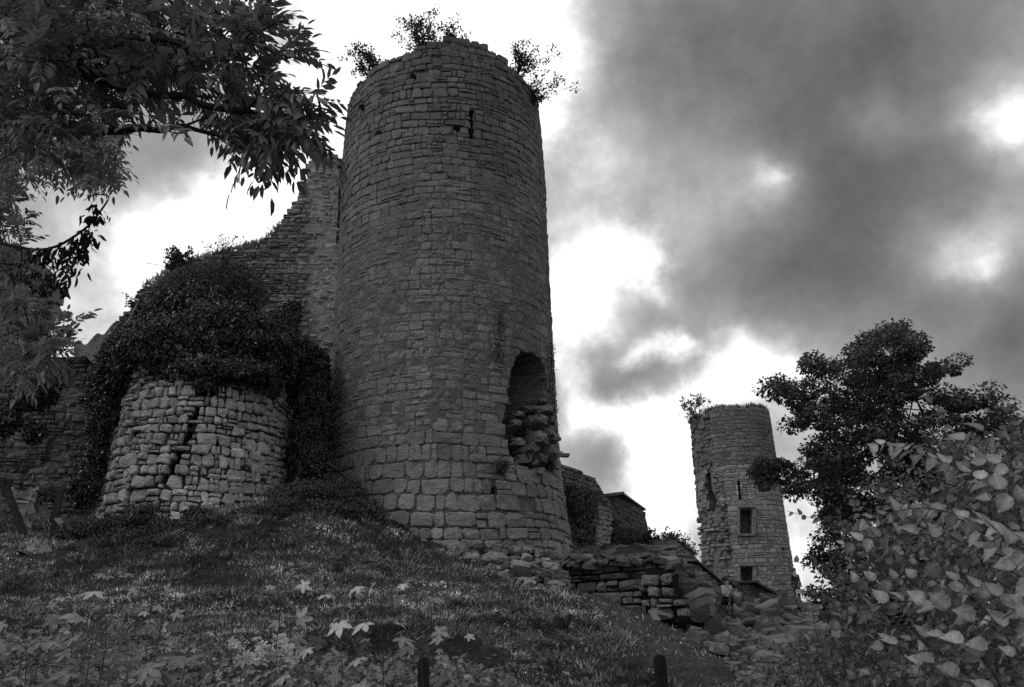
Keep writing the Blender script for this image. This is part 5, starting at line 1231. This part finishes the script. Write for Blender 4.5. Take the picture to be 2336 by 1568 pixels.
# ------------------------------------------------------------------ people
M_skin = plain_mat('skin', .38); M_white = plain_mat('white_cotton', .8); M_darkc = plain_mat('dark_cotton', .035)
M_grey = plain_mat('grey_cotton', .13); M_khaki = plain_mat('khaki_cotton', .38); M_hair = plain_mat('hair', .03, .5)
def skin_obj(name, pts, edges, rad, mat, parent, root=0, sub=1):
    me = bpy.data.meshes.new(name); me.from_pydata([tuple(p) for p in pts], edges, []); me.materials.append(mat)
    o = link(name, me, parent); m = o.modifiers.new('skin', 'SKIN')
    if not me.skin_vertices: return o
    for i, r_ in enumerate(rad):
        v_ = me.skin_vertices[0].data[i]; v_.radius = (r_, r_) if not isinstance(r_, tuple) else r_; v_.use_root = (i == root)
    m.use_smooth_shade = True; s = o.modifiers.new('sub', 'SUBSURF'); s.levels = sub; s.render_levels = sub; return o
def person(base, label, pose, top, bottom, hair, rz, sleeve=True, holding=False):
    root = thing('person', label, 'person', base); root.rotation_euler = (0, 0, rz)
    if pose == 'sit':
        J = dict(pel=(0, 0, .12), wst=(0, .03, .30), che=(0, .0, .48), nek=(0, -.02, .62), hd0=(0, -.03, .68), hd1=(0, -.03, .80))
        for s, k in ((-1, 'l'), (1, 'r')):
            J['sh' + k] = (s * .19, 0, .57); J['el' + k] = (s * .28, -.02, .30); J['ha' + k] = (s * (.26 if not holding else .08), -.18 if holding else -.02, .08 if not holding else .52); J['fi' + k] = tuple(np.array(J['ha' + k]) + (0, -.05, -.05))
            J['hi' + k] = (s * .11, -.02, .10); J['kn' + k] = (s * .14, -.44, .12); J['an' + k] = (s * .13, -.44, -.30); J['to' + k] = (s * .14, -.62, -.34)
    else:
        J = dict(pel=(0, 0, .92), wst=(0, 0, 1.08), che=(0, 0, 1.30), nek=(0, 0, 1.46), hd0=(0, -.01, 1.53), hd1=(0, -.02, 1.67))
        for s, k in ((-1, 'l'), (1, 'r')):
            J['sh' + k] = (s * .19, 0, 1.40); J['el' + k] = (s * .25, .02, 1.12); J['ha' + k] = (s * .24, -.10, .88); J['fi' + k] = (s * .24, -.13, .78)
            J['hi' + k] = (s * .10, 0, .88); J['kn' + k] = (s * .11, -.02, .48); J['an' + k] = (s * .11, .02, .08); J['to' + k] = (s * .12, -.16, .03)
    rad = dict(pel=.14, wst=.125, che=.15, nek=.055, hd0=.085, hd1=.09, sh=.065, el=.042, ha=.034, fi=.022, hi=.095, kn=.06, an=.042, to=.035)
    E = [('pel', 'wst'), ('wst', 'che'), ('che', 'nek'), ('nek', 'hd0'), ('hd0', 'hd1')]
    for k in 'lr': E += [('che', 'sh' + k), ('sh' + k, 'el' + k), ('el' + k, 'ha' + k), ('ha' + k, 'fi' + k), ('pel', 'hi' + k), ('hi' + k, 'kn' + k), ('kn' + k, 'an' + k), ('an' + k, 'to' + k)]
    def mk(name, keys, grow, mat, rt):
        ks = [k for k in J if k in keys]; ix = {k: i for i, k in enumerate(ks)}
        rr_ = [rad[k if k in rad else k[:2]] * grow for k in ks]
        return skin_obj(name, [J[k] for k in ks], [(ix[a], ix[b]) for a, b in E if a in ix and b in ix], rr_, mat, root, ix[rt])
    mk('body', set(J), .96, M_skin, 'pel')
    mk('shirt', {'pel', 'wst', 'che', 'shl', 'shr', 'ell', 'elr'} | ({'hal', 'har'} if sleeve else set()), 1.14, top, 'che')
    mk('trousers', {'pel', 'hil', 'hir', 'knl', 'knr', 'anl', 'anr'}, 1.20, bottom, 'pel')
    mb = MB(); hc = np.array(J['hd1']) + (0, .03, .01); V = []; nu, nv = 10, 6
    for a in range(nv):
        th = math.pi * .62 * a / (nv - 1)
        for b in range(nu): ph = 2 * math.pi * b / nu; V.append(hc + np.array([math.sin(th) * math.cos(ph) * .10, math.sin(th) * math.sin(ph) * .115 + .012, math.cos(th) * .115]))
    mb.add(V, [[[a * nu + b, (a + 1) * nu + b, (a + 1) * nu + (b + 1) % nu, a * nu + (b + 1) % nu] for a in range(nv - 1) for b in range(nu)]]); mb.build('hair', hair, root, smooth=True)
    return root
YP = 27.0
pw = at(1661, 1380, YP + 1.0); pm = at(1684, 1398, YP)
person(tuple(pw + [0, 0, .0]), 'seated woman in a white long sleeved top with dark hair, face lowered to her hands', 'sit', M_white, M_darkc, M_hair, R_(35), True, True)
person(tuple(pm + [0, 0, .0]), 'seated man in a grey shirt and pale shorts seen from behind, leaning on one arm', 'sit', M_grey, M_khaki, M_hair, R_(195), False)
ps = at(1822, 1376, 44); person(tuple(ps), 'standing figure in dark clothes half hidden behind the shrub leaves', 'stand', M_darkc, M_darkc, M_hair, R_(20))
# the blocks they sit on
for (p, s, lb) in ((pw, (.5, .5, .4), 'stone block under the seated woman'), (pm, (.7, .5, .5), 'stone block under the seated man'), (ps, (.9, .8, .3), 'flat stone beneath the standing figure')):
    add_rock(None, 'stone_block', np.array(p) + [0, 0, -s[2] / 2 + (.0 if lb.startswith('flat') else .0)], s, (0, 0, .2), M_low, 1.2, br, .8, .05, label=lb, cat='stone block')
# metal chair frame beside the standing person
ch = thing('metal_chair', 'empty light metal chair frame beside the standing figure', 'chair', at(1833, 1384, 43)); c0 = np.array(ch.location)
mb = MB(); slab(mb, c0 + [-.2, 0, .42], c0 + [.22, 0, .42], .4, .03, 3.0); mb.build('seat', M_rub, ch, c0)
for dx in (-.2, .2):
    for dy in (-.2, .2):
        mb = MB(); mb.tube([c0 + [dx, dy, -.0], c0 + [dx, dy, .42 if dy < 0 else .85]], .018, 5, tone=3.5); mb.build('leg', M_rub, ch, c0)
mb = MB(); slab(mb, c0 + [-.2, .2, .75], c0 + [.2, .2, .75], .03, .2, 3.0); mb.build('backrest', M_rub, ch, c0)

# ------------------------------------------------------------------ grass, weeds, ground cover, flowers
r2 = np.random.default_rng(77)
def ground_samples(n, y0, y1, p0=-150, p1=2500):
    Y = np.exp(r2.uniform(math.log(y0), math.log(y1), n)); x = (r2.uniform(p0, p1, n) - 1168) / F * Y / math.cos(PITCH)
    return x, Y
def clear_mask(x, y, z):
    d1 = np.hypot(x - T.c[0], y - T.c[1]) > 4.05; d2 = np.hypot(x - B_.c[0], y - B_.c[1]) > 2.75
    return d1 & d2
n = 430000; x, y = ground_samples(n, 5.5, 34); z = gz(x, y); px, py = proj(np.stack([x, y, z], 1))
dens = .5 + .5 * fbm(x * .8, y * .8, 3.0, 3) * 1.8
ok = clear_mask(x, y, z) & (py < 1640) & (py > 1120) & (r2.random(n) < np.clip(dens + .35, .15, 1)) & ~(pip(px, py, BARE) & (r2.random(n) < .93)) & ~(pip(px, py, BANKP) & (r2.random(n) < .5)) & ((y < 23) | (x < 9))
x, y, z = x[ok], y[ok], z[ok]; n = len(x)
cl_ = fbm(x * 3.3, y * 3.3, 6.0, 3); ln = (.032 + .055 * np.clip(.5 + cl_, 0, 1.2)) * r2.uniform(.6, 1.4, n) * np.clip(y / 11, .8, 1.5)
lean = r2.normal(0, .7, (n, 3)) + np.stack([fbm(x * .9, y * .9, 1.0, 2), fbm(x * .9, y * .9, 9.0, 2), 0 * x], 1) * 1.6; X = np.array([0, 0, .85]) + lean * [1, 1, .15]
tn = np.clip(r2.normal(.85, .4, n), .2, 2.6) * np.where(r2.random(n) < .06, 2.0, 1.0) * np.clip(.85 + 1.5 * fbm(x * .7, y * .7, 12.0, 3) + 1.6 * fbm(x * 3.2, y * 3.2, 14.0, 2), .15, 2.6)
leaf_mass('grass', 'quad', np.stack([x, y, z - .01], 1), X, unit(r2.normal(0, 1, (n, 3))), ln, M_grass, None, tn, wid=np.clip(r2.uniform(.10, .26, n) * np.clip(y / 12, .8, 1.6), .08, .4))
# broad leaved weeds scattered in the turf
n = 60000; x, y = ground_samples(n, 5.5, 30); z = gz(x, y); px, py = proj(np.stack([x, y, z], 1))
ok = clear_mask(x, y, z) & (py < 1640) & (fbm(x * .9, y * .9, 20.0, 3) > -.02) & ~pip(px, py, BARE) & ((y < 23) | (x < 9))
x, y, z, n = x[ok], y[ok], z[ok], int(ok.sum())
leaf_mass('weeds', 'quad', np.stack([x, y, z + r2.uniform(0, .09, n)], 1), unit(r2.normal(0, 1, (n, 3)) * [1, 1, .3]), r2.normal(0, .45, (n, 3)) + [0, 0, 1.], r2.uniform(.025, .07, n), M_ground_leaf, None, np.clip(r2.normal(.9, .4, n), .2, 2.4), wid=np.full(n, 1.1))
# knee-high dark undergrowth at the bottom edge
n = 34000; x, y = ground_samples(n, 3.0, 8.5, -150, 1250); z = gz(x, y); px, py = proj(np.stack([x, y, z], 1))
hmax = .35 + .32 * fbm(x * 1.3, y * 1.3, 31.0, 3) * 1.5; hmax = np.clip(hmax, .05, .8); zz = z + r2.random(n) ** .7 * hmax
px, py = proj(np.stack([x, y, zz], 1)); ylim = np.interp(px, [0, 250, 450, 600, 760, 1000, 1150, 1250], [1440, 1430, 1475, 1500, 1500, 1490, 1545, 1600]) + 22 * fbm(px * .02, py * 0, 2.0, 3)
ok = py > ylim; x, y, zz, n = x[ok], y[ok], zz[ok], int(ok.sum())
leaf_mass('undergrowth', 'round', np.stack([x, y, zz], 1), unit(r2.normal(0, 1, (n, 3)) * [1, 1, .4]), r2.normal(0, .5, (n, 3)) + [0, -.2, .9], r2.uniform(.025, .075, n), M_ground_leaf, None, np.clip(r2.normal(.95, .35, n), .3, 2.2))
n = 5200; x, y = ground_samples(n, 3.4, 8.0, -150, 1150); z = gz(x, y); zz = z + .12 + .45 * r2.random(n) ** .8
px, py = proj(np.stack([x, y, zz], 1)); ylim = np.interp(px, [0, 250, 420, 560, 760, 1000, 1150], [1405, 1385, 1440, 1500, 1490, 1475, 1560]) + 26 * fbm(px * .02, py * 0, 2.0, 3)
ok = (py > ylim) & (r2.random(n) < np.interp(px, [0, 450, 600, 1100], [1, 1, .45, .35])); x, y, zz, n = x[ok], y[ok], zz[ok], int(ok.sum())
leaf_mass('leafy_undergrowth', 'maple', np.stack([x, y, zz], 1), unit(r2.normal(0, 1, (n, 3)) * [1, 1, .4]), r2.normal(0, .5, (n, 3)) + [0, -.35, .9], r2.uniform(.035, .095, n), M_maple, None, np.clip(r2.normal(.58, .32, n), .12, 1.5))
# longer tufts and dead stalks in the turf
nc = 1500; x, y = ground_samples(nc, 6, 24); z = gz(x, y); px, py = proj(np.stack([x, y, z], 1)); ok = clear_mask(x, y, z) & ~pip(px, py, BARE) & (py < 1600) & (x < 8) & (fbm(x * .6, y * .6, 41.0, 2) > -.15); x, y, z = x[ok], y[ok], z[ok]
k = np.repeat(np.arange(len(x)), 34); n = len(k); off = r2.normal(0, .055, (n, 2)) * np.clip(y[k] / 11, .8, 1.8)[:, None]
X = np.stack([off[:, 0] * 5, off[:, 1] * 5, np.full(n, .8)], 1) + r2.normal(0, .22, (n, 3))
leaf_mass('grass_tufts', 'quad', np.stack([x[k] + off[:, 0], y[k] + off[:, 1], z[k] - .01], 1), X, unit(r2.normal(0, 1, (n, 3))), r2.uniform(.06, .17, n) * np.clip(y[k] / 12, .8, 1.5), M_grass, None, np.clip(r2.normal(.8, .4, n) * r2.uniform(.4, 1.5, len(x))[k], .15, 2.4), wid=np.full(n, .11))
# white flowers
fp = []
for i in range(230):
    cc_ = [(640, 1460), (655, 1475), (600, 1480), (560, 1496), (590, 1504), (625, 1492), (662, 1500), (540, 1470)][r2.integers(0, 8)]; q = (r2.normal(cc_[0], 9), r2.normal(cc_[1], 6)); p = at(q[0], q[1], r2.uniform(5.2, 6.2)); fp.append(p)
fp = np.array(fp); fp = np.repeat(fp, 4, 0) + r2.normal(0, .008, (len(fp) * 4, 3)); n = len(fp)
leaf_mass('white_flowers', 'quad', fp, unit(r2.normal(0, 1, (n, 3))), r2.normal(0, .3, (n, 3)) + [0, -.5, .8], r2.uniform(.014, .026, n), M_flower, None, np.clip(r2.normal(1, .2, n), .5, 1.5), wid=np.full(n, 1.4))
